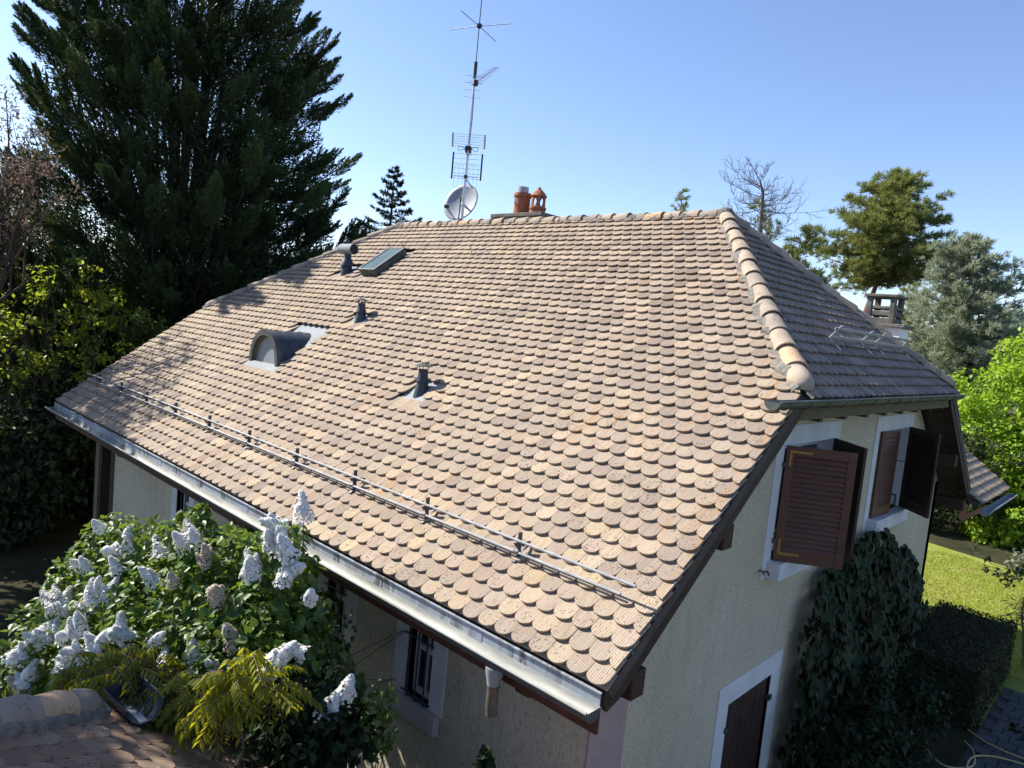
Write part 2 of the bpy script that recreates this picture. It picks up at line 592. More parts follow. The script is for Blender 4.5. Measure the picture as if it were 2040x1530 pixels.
def outline(sg=.074, nseg=8, w=W - .0025, L=TL):
    pts = []
    for i in range(nseg + 1):
        a = -math.pi / 2 + math.pi * i / nseg
        pts.append((w / 2 * math.sin(a), sg * (1 - math.cos(a))))
    return pts + [(w / 2, L), (-w / 2, L)]

HB = TH * TL / EXPO + .012
OUT = outline()

class TileBatch:
    def __init__(self):
        self.v, self.f, self.uv, self.tc = [], [], [], []

    def add(self, poly, cx, v0, O, ex, ev, en, tc, lift, rot, full=True):
        """poly in slope coords relative to (cx, v0)"""
        b = len(self.v)
        n = len(poly)
        ca, sa = math.cos(rot), math.sin(rot)
        for top in (1, 0):
            for x, y in poly:
                xr, yr = x * ca - y * sa, x * sa + y * ca
                h = HB * (1 - y / TL) + lift * (1 - y / TL) + (TH if top else 0.0)
                P = O + ex * (cx + xr) + ev * (v0 + yr) + en * h
                self.v.append((P[0], P[1], P[2]))
                self.uv.append((x / W + .5, y / EXPO))
                self.tc.append((*tc, 1))
        self.f.append(tuple(b + i for i in range(n)))
        for i in range(n):
            j = (i + 1) % n
            if poly[i][1] > TL - 1e-4 and poly[j][1] > TL - 1e-4:
                continue
            self.f.append((b + j, b + i, b + n + i, b + n + j))

    def mesh(self, name, mat):
        me = bpy.data.meshes.new(name)
        me.from_pydata(self.v, [], self.f)
        uvl = me.uv_layers.new(name='UVMap')
        li = np.empty(len(me.loops), np.int32)
        me.loops.foreach_get('vertex_index', li)
        uvl.data.foreach_set('uv', np.array(self.uv, np.float32)[li].ravel())
        at_ = me.attributes.new('tc', 'FLOAT_COLOR', 'POINT')
        at_.data.foreach_set('color', np.array(self.tc, np.float32).ravel())
        me.materials.append(mat)
        me.update()
        return me

def unit_tile_mesh(mat):
    tb = TileBatch()
    tb.add(OUT, 0, 0, np.zeros(3), np.array([1., 0, 0]), np.array([0, 1., 0]), np.array([0, 0, 1.]), (0, 0, 0), 0, 0)
    me = tb.mesh('roof_tile', mat)
    # drop the geometry colour so the object's own colour is used
    me.attributes.remove(me.attributes['tc'])
    return me

def lay_tiles(parent, O, ex, ev, en, planes, rows, xmin, xmax, phase, holes, mat, nsingle, v_tip=-.031, tint=None):
    O, ex, ev, en = (np.asarray(a, float) for a in (O, ex, ev, en))
    items = []
    for k in range(rows):
        off = phase + (W / 2 if k % 2 else 0)
        j0 = int(math.floor((xmin - off) / W)) - 1
        j1 = int(math.ceil((xmax - off) / W)) + 1
        for j in range(j0, j1 + 1):
            cx, v0 = off + j * W, v_tip + k * EXPO
            poly = [(x + cx, y + v0) for x, y in OUT]
            pc = clip(poly, planes)
            if not pc:
                continue
            ar = 0.0
            for i in range(len(pc)):
                p, q = pc[i], pc[(i + 1) % len(pc)]
                ar += p[0] * q[1] - q[0] * p[1]
            if abs(ar) / 2 < .003:
                continue
            mid = (cx, v0 + EXPO * .5)
            if any(x0 - .02 < mid[0] < x1 + .02 and a0 < mid[1] < a1 for x0, x1, a0, a1 in holes):
                continue
            full = len(pc) == len(OUT) and all(abs(p[0] - q[0]) + abs(p[1] - q[1]) < 1e-6 for p, q in zip(pc, poly))
            Pw = O + ex * cx + ev * v0
            dist = np.linalg.norm(Pw - CAM)
            items.append((dist, cx, v0, [(x - cx, y - v0) for x, y in pc], full, mid))
    items.sort(key=lambda a: a[0])
    me = unit_tile_mesh(mat)
    batch = TileBatch()
    for i, (dist, cx, v0, poly, full, mid) in enumerate(items):
        r = random.random()
        r = tint(mid, r) if tint else r
        tc = (r, random.random(), random.random())
        lift = random.uniform(0, .006)
        rot = random.gauss(0, .010)
        dv = random.gauss(0, .0025)
        if i < nsingle:
            if full:
                o = bpy.data.objects.new('roof_tile', me)
                col.objects.link(o)
                o.parent = parent
                P = O + ex * cx + ev * (v0 + dv)
                tilt = math.atan2(lift, TL)
                Mx = Matrix(((ex[0], ev[0], en[0], P[0]), (ex[1], ev[1], en[1], P[1]), (ex[2], ev[2], en[2], P[2]), (0, 0, 0, 1)))
                o.matrix_basis = Mx @ Matrix.Rotation(rot, 4, 'Z') @ Matrix.Translation((0, TL, 0)) @ Matrix.Rotation(-tilt, 4, 'X') @ Matrix.Translation((0, -TL, 0))
                o['tc'] = [float(x) for x in tc]
            else:
                tb = TileBatch()
                tb.add(poly, cx, v0, O, ex, ev, en, tc, lift, 0)
                link_mesh('roof_tile', tb.mesh('roof_tile_cut', mat), None, parent)
        else:
            batch.add(poly, cx, v0 + dv, O, ex, ev, en, tc, lift, rot if full else 0)
    if batch.v:
        o = link_mesh('roof_tile_field', batch.mesh('roof_tile_field', mat), None, parent)
        o['kind'] = 'stuff'
    return len(items)

# ---- front slope -----------------------------------------------------
EV = np.array([0, 1 / SL, T / SL])
EN = np.array([0, -T / SL, 1 / SL])
EX = np.array([1., 0, 0])
def rp(x, v, n=0.0):
    return EX * x + EV * v + EN * n
VR, VJ = D * SL, YJ * SL
def halfplane(p, q, shift=0.0):
    """keep left side of p->q"""
    a, b = (q[1] - p[1]), -(q[0] - p[0])
    L = math.hypot(a, b)
    a, b = a / L, b / L
    return (a, b, a * p[0] + b * p[1] + shift)
front_planes = [(1, 0, XE), (-1, 0, -(XL - .03)), (0, 1, VR - .06),
                halfplane((0.03, VJ), (X1, VR), -.03), halfplane((X0, VR), (XL, VJ), -.03)]
slope_poly = [(XL, 0), (XE, 0), (XE, VJ), (X1, VR), (X0, VR), (XL, VJ)]
mb = MB()
mb.prism([rp(x, v, -.006) for x, v in slope_poly], EN * -.09)
roof = mb.build('roof_slope', M['under'], house)
# feature footprints on the slope (x0, x1, v0, v1) where no tiles are laid
FEAT = {'dormer': (-8.92, -7.82, 1.99, 3.30), 'vent_a': (-4.66, -4.22, 2.06, 2.50), 'vent_b': (-7.70, -7.24, 3.38, 3.82),
        'flue': (-10.05, -9.60, 4.86, 5.30), 'skylight': (-9.25, -8.55, 4.94, 5.92)}
def front_tint(mid, r):
    x, v = mid
    # upper right is greyer, lower right more yellow
    g = max(0, min(1, (x + 6) / 5)) * max(0, min(1, (v - 2.2) / 3))
    y = max(0, min(1, (x + 5) / 3)) * max(0, min(1, (2.0 - v) / 1.5))
    r = r ** 1.15
    return max(0, min(1, .14 + .72 * r - .24 * g + .14 * y))
lay_tiles(roof, (0, 0, 0), EX, EV, EN, front_planes, 46, XL, XE, -.06, list(FEAT.values()), M['tile'], 300, tint=front_tint)
# undercourse along the eaves
mb = MB()
x = XE
while x > XL:
    mb.obox(rp(0, 0), EX, EV, EN, x - .178, x, -.012, .12, .002, .016)
    x -= .18
und = mb.build('eaves_course', M['ridge'], roof)
und['kind'] = 'stuff'

# ---- hipped end slopes ------------------------------------------------
def hip_slope(sign):
    xe, xr = (0.0, X1) if sign > 0 else (XL, X0)
    run = abs(xr - xe)
    rise = ZR - ZJ
    L = math.hypot(run, rise)
    ev = np.array([-sign * run / L, 0, rise / L])
    en = np.array([sign * rise / L, 0, run / L])
    ex = np.array([0, sign * 1., 0])
    O = np.array([xe, D, ZJ])
    half = D - YJ
    poly = [(-half, -.08), (half, -.08), (half, 0), (0, L), (-half, 0)]
    mb = MB()
    mb.prism([O + ex * a + ev * b + en * -.006 for a, b in poly], en * -.08)
    s = mb.build('hip_slope', M['under'], house)
    planes = [halfplane((half, 0), (0, L), -.03), halfplane((0, L), (-half, 0), -.03), (1, 0, half), (-1, 0, half)]
    if sign > 0:
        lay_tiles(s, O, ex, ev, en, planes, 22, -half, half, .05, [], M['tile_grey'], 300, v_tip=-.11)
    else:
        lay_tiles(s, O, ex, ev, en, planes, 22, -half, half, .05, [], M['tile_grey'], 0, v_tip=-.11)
    return O, ex, ev, en, L
HO, HX, HV, HN, HL = hip_slope(1)
hip_slope(-1)

# ---- back slope (plain, faces away) -----------------------------------
mb = MB()
BEV = np.array([0, -1 / SL, T / SL])
BEN = np.array([0, T / SL, 1 / SL])
def bp(x, v, n=0.0):
    return np.array([0, 2 * D, 0.]) + EX * x + BEV * v + BEN * n
mb.prism([bp(x, v, -.006) for x, v in slope_poly][::-1], BEN * -.09)
back = mb.build('roof_slope', M['under'], house)
tb_planes = [(1, 0, XE), (-1, 0, -(XL - .03)), (0, 1, VR - .06), halfplane((0.03, VJ), (X1, VR), -.03), halfplane((X0, VR), (XL, VJ), -.03)]
def lay_back():
    # ex reversed so that the frame stays right handed
    O = np.array([0, 2 * D, 0.])
    ex = np.array([-1., 0, 0])
    pl = [(-1, 0, XE), (1, 0, -(XL - .03)), (0, 1, VR - .06), halfplane((-X1, VR), (-.03, VJ), -.03), halfplane((-XL, VJ), (-X0, VR), -.03)]
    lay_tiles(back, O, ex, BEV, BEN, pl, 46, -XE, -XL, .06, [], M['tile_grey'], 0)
lay_back()

# ---- ridge and hip caps -------------------------------------------------
def cap_tile(p, q, side, r0, r1, mat, nrm, dome=False):
    """half-round cap from p (under) to q (lip, larger radius)"""
    p, q = np.asarray(p, float), np.asarray(q, float)
    d = unit(q - p)
    nrm = unit(nrm - d * (np.asarray(nrm) @ d))
    sd_ = np.cross(d, nrm)
    mb = MB()
    N = 10
    L = np.linalg.norm(q - p)
    st = [(0, r0), (L * .5, (r0 + r1) * .5), (L * .93, r1), (L, r1 - .002)]
    if dome:
        st = [(0, r0), (L * .55, r1), (L * .75, r1 * .93), (L * .9, r1 * .72), (L * .98, r1 * .4), (L, .01)]
    vs_, fs_ = [], []
    for s_, r in st:
        for k in range(N + 1):
            a = math.pi * (k / N) * 1.08 - math.pi * .04
            vs_.append(p + d * s_ + sd_ * r * math.cos(a) * 1.0 + nrm * r * math.sin(a) * .86)
    for r in (st[-1][1] - .018,):
        for s_ in (L, L * .2):
            for k in range(N + 1):
                a = math.pi * (k / N) * 1.08 - math.pi * .04
                rr = max(r, .004)
                vs_.append(p + d * s_ + sd_ * rr * math.cos(a) + nrm * rr * math.sin(a) * .86)
    m = len(st) + 2
    for i in range(m - 1):
        for k in range(N):
            fs_.append((i * (N + 1) + k, i * (N + 1) + k + 1, (i + 1) * (N + 1) + k + 1, (i + 1) * (N + 1) + k))
    mb.add(vs_, fs_)
    return mb.build('ridge_tile', mat, roof, smooth=True)

def cap_run(a, b, n, nrm, r0, r1, dome_end=False, lift=.02):
    a, b = np.asarray(a, float), np.asarray(b, float)
    d = (b - a) / n
    for i in range(n):
        m = random.choice(['ridge', 'ridge', 'ridge', 'ridge2', 'ridge2', 'ridge'])
        if random.random() < .06:
            m = 'ridge3'
        p, q = a + d * (i - .12), a + d * (i + 1)
        j = np.array([random.gauss(0, .004), random.gauss(0, .004), random.gauss(0, .004)])
        cap_tile(p + np.asarray(nrm) * lift + j, q + np.asarray(nrm) * (lift + .012) + j, None, r0, r1 * random.uniform(.97, 1.04), M[m], np.asarray(nrm, float), dome_end and i == n - 1)
RT = .118
cap_run((X0 + .12, D, ZR - .02), (X1 - .10, D, ZR - .02), 24, (0, 0, 1), RT - .02, RT + .004)
hn = unit(EN + HN)
cap_run((X1 + .0, D - .02, ZR - .0), (.03, YJ + .02, ZJ + .03), 13, hn, RT - .018, RT + .006, True, .0)
hnb = unit(BEN + HN)
cap_run((X1 + .0, D + .02, ZR - .0), (.0, 2 * D - YJ, ZJ + .03), 13, hnb, RT - .018, RT + .004, True, .0)
HNl = np.array([-HN[0], 0, HN[2]])
cap_run((X0, D - .02, ZR - .0), (XL, YJ + .02, ZJ + .03), 13, unit(EN + HNl), RT - .018, RT + .004, True, .0)
cap_run((X0, D + .02, ZR - .0), (XL, 2 * D - YJ, ZJ + .03), 13, unit(BEN + HNl), RT - .018, RT + .004, True, .0)

def ball_cap(c):
    mb = MB()
    prof = []
    for i in range(7):
        a = math.pi / 2 * i / 6
        prof.append((.135 * math.cos(a), .12 * math.sin(a)))
    mb.lathe(c, [(.135, -.06)] + prof[:-1] + [(.002, .12)], 16)
    mb.build('ridge_end_cap', M['mortar'], roof, smooth=True)
ball_cap((X1 - .02, D, ZR + .02))
ball_cap((X0 + .04, D, ZR + .0))

def mortar_strip(a, b, w, nrm, side, seed, n=44):
    """lumpy bedding mortar between caps and tiles"""
    r = random.Random(seed)
    a, b, nrm, side = (np.asarray(q, float) for q in (a, b, nrm, side))
    vs_, fs_ = [], []
    for i in range(n + 1):
        p = a + (b - a) * i / n
        ww = w * r.uniform(.45, 1.25)
        hh = .065 + r.uniform(-.012, .016)
        vs_ += [p + side * ww + nrm * .03, p + side * ww * .8 + nrm * hh, p + side * .02 + nrm * (hh + .03)]
    for i in range(n):
        for k in range(2):
            fs_.append((i * 3 + k, (i + 1) * 3 + k, (i + 1) * 3 + k + 1, i * 3 + k + 1))
    MB().add(vs_, fs_).build('mortar_bed', M['mortar'], roof, smooth=False)
dh = unit(np.array([0.03 - X1, YJ - D, ZJ - ZR]))
sidef = unit(np.cross(EN, dh))
if sidef @ EX > 0:
    sidef = -sidef
mortar_strip((X1, D, ZR), (.02, YJ, ZJ), .155, EN, sidef, 3)
dl = unit(np.array([XL - X0, YJ - D, ZJ - ZR]))
sl_ = unit(np.cross(EN, dl))
if sl_ @ EX < 0:
    sl_ = -sl_
mortar_strip((X0, D, ZR), (XL, YJ, ZJ), .15, EN, sl_, 4)
mortar_strip((X0, D, ZR), (X1, D, ZR), .125, EN, -EV, 5, 80)

# ---- eaves: drip flashing, gutter, fascia ------------------------------
mb = MB()
n = 80
for i in range(n):
    a, b = XL - .02 + (XE - XL) * i / n, XL - .02 + (XE - XL) * (i + 1) / n
    jog = .004 if (i % 8 == 0) else 0
    mb.obox((0, 0, 0), (1, 0, 0), (0, 1, 0), (0, 0, 1), a, b - .0, -.052 - jog, -.046, -.115, -.006)
mb.box(XL - .02, XE - .01, -.07, -.053, -.0135, -.0055)
mb.build('eaves_flashing', M['zinc_stain'], house)

def gutter(a, b, r, axis_out, mat, parent, name='gutter', closed=(True, True), seams=0, seam_mat=None, outer=None):
    """half-round trough from a to b (rim centre line); axis_out: horizontal unit vector away from wall"""
    a, b = np.asarray(a, float), np.asarray(b, float)
    w = np.asarray(axis_out, float)
    up = np.array([0, 0, 1.])
    N = 12
    mb = MB()
    vs_, fs_ = [], []
    for p in (a, b):
        for rr in (r, r - .004):
            for k in range(N + 1):
                t = math.pi * k / N
                vs_.append(p + w * rr * math.cos(t) - up * rr * math.sin(t) * 1.05)
    m = N + 1
    for k in range(N):
        fs_.append((k, k + 1, 2 * m + k + 1, 2 * m + k))
        fs_.append((m + k + 1, m + k, 3 * m + k, 3 * m + k + 1))
    fs_.append((0, 2 * m, 3 * m, m))
    fs_.append((m - 1, 2 * m - 1, 4 * m - 1, 3 * m - 1))
    for e, cl in enumerate(closed):
        if cl:
            fs_.append(tuple(e * 2 * m + k for k in range(m)))
    mb.add(vs_, fs_)
    g = mb.build(name, mat, parent, smooth=True)
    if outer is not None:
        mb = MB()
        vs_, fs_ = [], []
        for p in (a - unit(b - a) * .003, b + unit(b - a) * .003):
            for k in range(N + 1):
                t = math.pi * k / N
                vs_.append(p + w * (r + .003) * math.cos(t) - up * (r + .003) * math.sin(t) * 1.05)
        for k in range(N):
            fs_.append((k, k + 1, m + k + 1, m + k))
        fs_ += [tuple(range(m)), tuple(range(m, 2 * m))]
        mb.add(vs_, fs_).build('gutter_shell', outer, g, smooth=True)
    mb = MB()
    mb.tube([a + w * (r + .004) + up * .004, b + w * (r + .004) + up * .004], .011, 8)
    mb.build('gutter_bead', mat, g, smooth=True)
    L = np.linalg.norm(b - a)
    d = (b - a) / L
    for i in range(seams):
        p = a + d * (L * (i + .5) / seams)
        mb = MB()
        pts = [p + w * (r + .003) * math.cos(t) - up * (r + .003) * 1.05 * math.sin(t) for t in np.linspace(0, math.pi, 9)]
        mb.tube(pts, .006, 4)
        mb.build('gutter_bracket', seam_mat or mat, g)
    return g
GY, GZG = -.128, -.105
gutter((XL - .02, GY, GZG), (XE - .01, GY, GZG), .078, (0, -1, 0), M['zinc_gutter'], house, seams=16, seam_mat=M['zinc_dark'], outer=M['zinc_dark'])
mb = MB()
mb.box(XL - .02, XE - .04, -.03, .0, -.33, -.025)
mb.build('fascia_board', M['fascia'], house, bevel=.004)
# soffit boarding and rafter tails below the eaves
mb = MB()
mb.prism([rp(x, v, -.10) for x, v in ((XL, .0), (XE - .06, .0), (XE - .06, VJ), (XL, VJ))], EN * -.022)
mb.build('soffit_boarding', M['wood'], house)
for i in range(17):
    xx = -.35 - i * .78
    mb = MB()
    mb.prism([rp(xx, .03, -.125), rp(xx, 1.0, -.125), rp(xx, 1.0, -.26), rp(xx, .08, -.26)], EX * -.09)
    mb.build('rafter_tail', M['wood'], house)

# ---- barge boards --------------------------------------------------------
def barge(x0, x1, pfun, v0, v1, mat):
    mb = MB()
    mb.prism([pfun(x0, v0, -.012), pfun(x0, v1, -.012), pfun(x0, v1, -.20), pfun(x0, v0 + .14, -.20), pfun(x0, v0 - .02, -.15)], EX * (x1 - x0))
    mb.build('barge_board', mat, house)
barge(XE - .045, XE - .008, rp, -.06, VJ - .02, M['wood'])
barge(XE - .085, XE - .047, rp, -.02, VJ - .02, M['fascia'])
barge(XE - .045, XE - .008, bp, -.06, VJ - .02, M['wood'])
barge(XL + .01, XL + .045, rp, -.06, VJ - .02, M['wood'])
barge(XL + .01, XL + .045, bp, -.06, VJ - .02, M['wood'])
# metal clips showing on the verge tiles
for i in range(3):
    v = .30 + i * EXPO * 2 * 1.0
    mb = MB()
    mb.obox(rp(XE - .02, v), EX, EV, EN, 0, .026, 0, .03, -.02, .047)
    mb.build('verge_clip', M['zinc_dark'], roof)

# purlin ends under the verge
for (yy, zz) in ((.44, -.11), (1.60, .80), (4.6, 1.75)):
    if yy < 3:
        mb = MB()
        mb.prism([(XW - .1, yy - .085, zz - .11), (XW - .1, yy + .085, zz - .11), (XW - .1, yy + .085, zz + .10), (XW - .1, yy - .085, zz + .10)], (.535, 0, 0))
        mb.build('purlin_end', M['wood'], house, bevel=.008)
        mb = MB()
        mb.prism([(XW - .1, 2 * D - yy - .085, zz - .11), (XW - .1, 2 * D - yy + .085, zz - .11), (XW - .1, 2 * D - yy + .085, zz + .10), (XW - .1, 2 * D - yy - .085, zz + .10)], (.535, 0, 0))
        mb.build('purlin_end', M['wood'], house, bevel=.008)

# ---- walls -----------------------------------------------------------------
def wall_with_holes(name, pts2d, holes, to3d, off, mat, parent):
    """grid-cut wall: pts2d convex outline (a, z); rectangular holes (a0,a1,z0,z1); extruded by off"""
    xs = sorted(set([p[0] for p in pts2d] + [h[0] for h in holes] + [h[1] for h in holes]))
    mb = MB()
    n = len(pts2d)
    planes = []
    for i in range(n):
        planes.append(halfplane(pts2d[i], pts2d[(i + 1) % n]))
    zs0 = sorted(set([min(p[1] for p in pts2d), max(p[1] for p in pts2d)] + [h[2] for h in holes] + [h[3] for h in holes]))
    for a0, a1 in zip(xs[:-1], xs[1:]):
        if a1 - a0 < 1e-6:
            continue
        for z0, z1 in zip(zs0[:-1], zs0[1:]):
            if any(h[0] - 1e-6 <= a0 and a1 <= h[1] + 1e-6 and h[2] - 1e-6 <= z0 and z1 <= h[3] + 1e-6 for h in holes):
                continue
            pc = clip([(a0, z0), (a1, z0), (a1, z1), (a0, z1)], planes)
            if len(pc) >= 3:
                mb.add([to3d(a, z) for a, z in pc], [tuple(range(len(pc)))])
    # reveals
    for h in holes:
        c4 = [(h[0], h[2]), (h[1], h[2]), (h[1], h[3]), (h[0], h[3])]
        for i in range(4):
            p, q = to3d(*c4[i]), to3d(*c4[(i + 1) % 4])
            mb.add([p, q, np.asarray(q) + off, np.asarray(p) + off], [(0, 1, 2, 3)])
    return mb.build(name, mat, parent)

WZ = -.12
roofz = lambda y: min(y, 2 * D - y) * T - .14
gab = [(YW, GZ), (2 * D - YW, GZ), (2 * D - YW, roofz(2 * D - YW)), (2 * D - YJ - .1, ZJ - .16), (YJ + .1, ZJ - .16), (YW, roofz(YW))]
# openings in the gable wall (y0, y1, z0, z1)
G1 = (3.60, 5.08, .10, 1.36)
G2 = (6.92, 8.40, .10, 1.36)
GD = (3.02, 4.10, GZ + .12, -1.35)
gw = wall_with_holes('gable_wall', gab, [G1, G2, GD], lambda a, z: (XW, a, z), np.array([-.22, 0, 0]), M['render'], house)
wall_with_holes('gable_wall', gab, [], lambda a, z: (-12.55, a, z), np.array([.22, 0, 0]), M['render'], house)
F1 = (-2.70, -2.32, -1.42, -.72)
F2 = (-4.20, -3.82, -1.42, -.72)
F3 = (-8.55, -8.10, -1.42, -.60)
fw = wall_with_holes('front_wall', [(-11.25, GZ), (XW, GZ), (XW, roofz(YW)), (-11.25, roofz(YW))], [F1, F2, F3],
                     lambda a, z: (a, YW, z), np.array([0, .22, 0]), M['render'], house)
fw.name = 'wall'
gw.name = 'wall'
mb = MB().box(-11.25, XW, 2 * D - YW - .2, 2 * D - YW, GZ, roofz(YW))
mb.build('wall', M['render'], house)
# recessed loggia at the far end
mb = MB().box(-12.5, -11.26, 2.6, 2.8, GZ, 1.6).box(-11.45, -11.25, YW + .003, 2.6, GZ, .2)
mb.build('wall', M['render'], house)
mb = MB().box(-12.35, -12.19, YW, YW + .16, GZ, .1)
mb.build('loggia_post', M['wood'], house)
# dark boxes stand in for the unlit rooms behind the openings
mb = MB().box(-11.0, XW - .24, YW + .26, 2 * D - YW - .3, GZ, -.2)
mb.build('room_darkness_box', M['under'], house)
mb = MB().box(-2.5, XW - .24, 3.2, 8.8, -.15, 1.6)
mb.build('room_darkness_box', M['under'], house)
# pink corner band, 4 mm proud of the render
mb = MB()
mb.prism([(XW + .004, YW - .004, GZ), (XW + .004, 1.045, GZ), (XW + .004, 1.045, roofz(1.045)), (XW + .004, YW - .004, roofz(YW))], (-.02, 0, 0))
mb.build('corner_band', M['quoin'], house)

# frieze board and rafter ends below the hipped end
mb = MB().box(-.30, -.02, YJ - .12, 2 * D - YJ + .12, ZJ - .135, ZJ - .115)
mb.build('soffit_boarding', M['wood_ochre'], house)
mb = MB().box(-.035, -.005, YJ - .10, 2 * D - YJ + .10, ZJ - .26, ZJ - .04)
mb.build('fascia_board', M['wood_ochre'], house, bevel=.004)
for i in range(8):
    yy = 3.45 + i * .72
    mb = MB().box(XW - .02, -.04, yy - .045, yy + .045, ZJ - .30, ZJ - .137)
    mb.build('rafter_tail', M['wood'], house)
gutter((.085, YJ - .80, ZJ - .05), (.085, 2 * D - YJ + .18, ZJ - .05), .07, (1, 0, 0), M['copper_dark'], house, seams=15)
mb = MB().box(-.01, -.002, YJ - .02, 2 * D - YJ + .02, ZJ - .085, ZJ - .012)
mb.build('eaves_flashing', M['zinc'], house)

# ---- windows of the gable wall ---------------------------------------------
def casing_gable(op, sill=True, wdt=.19, lint=.22, door=False):
    y0, y1, z0, z1 = op
    w = thing_part('window_surround' if not door else 'door_surround')
    x = XW + .012
    def bx(nm, a0, a1, c0, c1, xo=0.0, back=.2, mat='stone'):
        MB().box(XW - back, x + xo, a0, a1, c0, c1).build(nm, M[mat], w, bevel=.004)
    bx('jamb', y0 - wdt, y0, z0 - (.0 if not door else 0), z1)
    bx('jamb', y1, y1 + wdt, z0, z1)
    bx('lintel', y0 - wdt, y1 + wdt, z1, z1 + lint, .003)
    if sill:
        bx('sill', y0 - wdt * .35, y1 + wdt * .35, z0 - .19, z0, .14)
        bx('apron_block', y0 - wdt, y0 - wdt * .35 - .002, z0 - .19, z0 - .002, .001)
        bx('apron_block', y1 + wdt * .35 + .002, y1 + wdt, z0 - .19, z0 - .002, .001)
    return w

def thing_part(name):
    """an invisible grouping part of the house: tiny mesh-less holder"""
    o = bpy.data.objects.new(name, None)
    o.empty_display_size = .1
    col.objects.link(o)
    o.parent = house
    o.matrix_parent_inverse = Matrix.Translation(-house.location)
    return o

for op in (G1, G2):
    y0, y1, z0, z1 = op
    casing_gable(op)
    w = thing_part('window')
    xx = XW - .16
    ym = (y0 + y1) / 2
    for a, b in ((y0, ym), (ym, y1)):
        MB().box(xx - .03, xx + .03, a, a + .07, z0, z1).build('sash', M['white'], w)
        MB().box(xx - .03, xx + .03, b - .07, b, z0, z1).build('sash', M['white'], w)
        MB().box(xx - .028, xx + .028, a + .07, b - .07, z0, z0 + .08).build('sash', M['white'], w)
        MB().box(xx - .028, xx + .028, a + .07, b - .07, z1 - .08, z1).build('sash', M['white'], w)
        MB().box(xx - .006, xx + .002, a + .07, b - .07, z0 + .08, z1 - .08).build('pane', M['glass'], w)
    # white inner lining of the reveal
    for (p0, p1) in ((y0 + .001, y0 + .012), (y1 - .012, y1 - .001)):
        MB().box(xx + .03, XW + .010, p0, p1, z0, z1).build('reveal_lining', M['white'], w)
casing_gable(GD, sill=False, wdt=.25, lint=.235, door=True)
dr = thing_part('door')
y0, y1, z0, z1 = GD
nb_ = 7
for i in range(nb_):
    a = y0 + (y1 - y0) * i / nb_
    MB().box(XW - .07, XW - .03, a + .004, a + (y1 - y0) / nb_ - .004, z0, z1).build('plank', M['shutter_dark'], dr)
MB().box(XW - .11, XW - .071, y0, y1, z0, z1).build('door_backing', M['wood'], dr)
for zz in (z1 - .28, z0 + .4):
    for yy in (y0 - .035, y1 - .03):
        MB().box(XW - .02, XW + .032, yy, yy + .065, zz - .03, zz + .03).build('hinge', M['steel_dark'], dr)

def shutter(hy, ang, width, z0, z1, hinge_left, mat, hardware=True, louvre_face=1):
    """louvred shutter leaf hinged at (XW+.02, hy); ang: opening angle from closed (deg)"""
    s = thing_part('shutter')
    a = math.radians(ang)
    sgn = 1 if hinge_left else -1
    d = np.array([math.sin(a), sgn * math.cos(a), 0.])     # along the leaf, away from the hinge
    nrm = np.array([math.cos(a), -sgn * math.sin(a), 0.])  # outward face when closed
    up = np.array([0, 0, 1.])
    O = np.array([XW + .03, hy, 0])
    th = .036
    st = .085
    def bx(nm, u0, u1, w0, w1, c0, c1, m=mat):
        MB().obox(O, d, up, nrm, u0, u1, c0, c1, w0, w1).build(nm, m, s, bevel=.003)
    bx('stile', 0, st, -th / 2, th / 2, z0, z1)
    bx('stile', width - st, width, -th / 2, th / 2, z0, z1)
    bx('rail', st, width - st, -th / 2 + .001, th / 2 - .001, z0, z0 + .13)
    bx('rail', st, width - st, -th / 2 + .001, th / 2 - .001, z1 - .105, z1)
    nl = 19
    zz0, zz1 = z0 + .13, z1 - .105
    hgt = (zz1 - zz0) / nl
    for i in range(nl):
        zc = zz0 + (i + .5) * hgt
        # slat tilted: outer edge lower
        p = [O + d * st + up * (zc + hgt * .62) + nrm * (-.016), O + d * st + up * (zc - hgt * .50) + nrm * (.017),
             O + d * st + up * (zc - hgt * .36) + nrm * (.017), O + d * st + up * (zc + hgt * .76) + nrm * (-.016)]
        MB().prism(p, d * (width - 2 * st)).build('slat', mat, s)
    if hardware:
        for zc, sg in ((z1 - .06, -1), (z0 + .09, 1)):
            bx('hinge_strap', .03, .26, th / 2 + .001, th / 2 + .006, zc - .014, zc + .014, M['brass'])
            bx('hinge_strap', .03, .058, th / 2 + .0012, th / 2 + .0062, min(zc, zc + sg * .16), max(zc, zc + sg * .16), M['brass'])
        for zc in (z1 - .21, z0 + .22):
            bx('pintle', -.04, .02, -.02, .03, zc - .025, zc + .025, M['steel_dark'])
    return s
shutter(3.615, 55, .715, .105, 1.372, True, M['shutter'])
shutter(5.06, 46, .70, .105, 1.372, False, M['shutter_dark'], False)
shutter(6.94, 3, .715, .105, 1.355, True, M['shutter'], False)
shutter(8.385, 46, .72, .105, 1.372, False, M['shutter_dark'], False)
# shutter catches
for yy, zz in ((3.36, .03),):
    mb = MB()
    p = np.array([XW + .02, yy, zz])
    mb.tube([p + (-.03, 0, 0), p + (.05, 0, 0)], .008, 6).tube([p + (.045, -.03, -.02), p + (.045, -.01, 0), p + (.045, .06, -.005), p + (.05, .10, -.03), p + (.05, .115, -.06)], .010, 6)
    mb.build('shutter_catch', M['steel_dark'], house)
mb = MB()
for zz in (.17, .33):
    mb.tube([(XW - .02, 8.0, zz), (XW + .05, 8.0, zz)], .014, 6)
mb.tube([(XW + .05, 8.0, .17), (XW + .05, 8.0, .33)], .012, 6)
mb.build('window_grip', M['steel_dark'], house)
mb = MB().tube([(XW - .1, 8.2, .83), (XW + .12, 8.12, .85)], .006, 5)
mb.build('shutter_stay', M['steel_dark'], house)

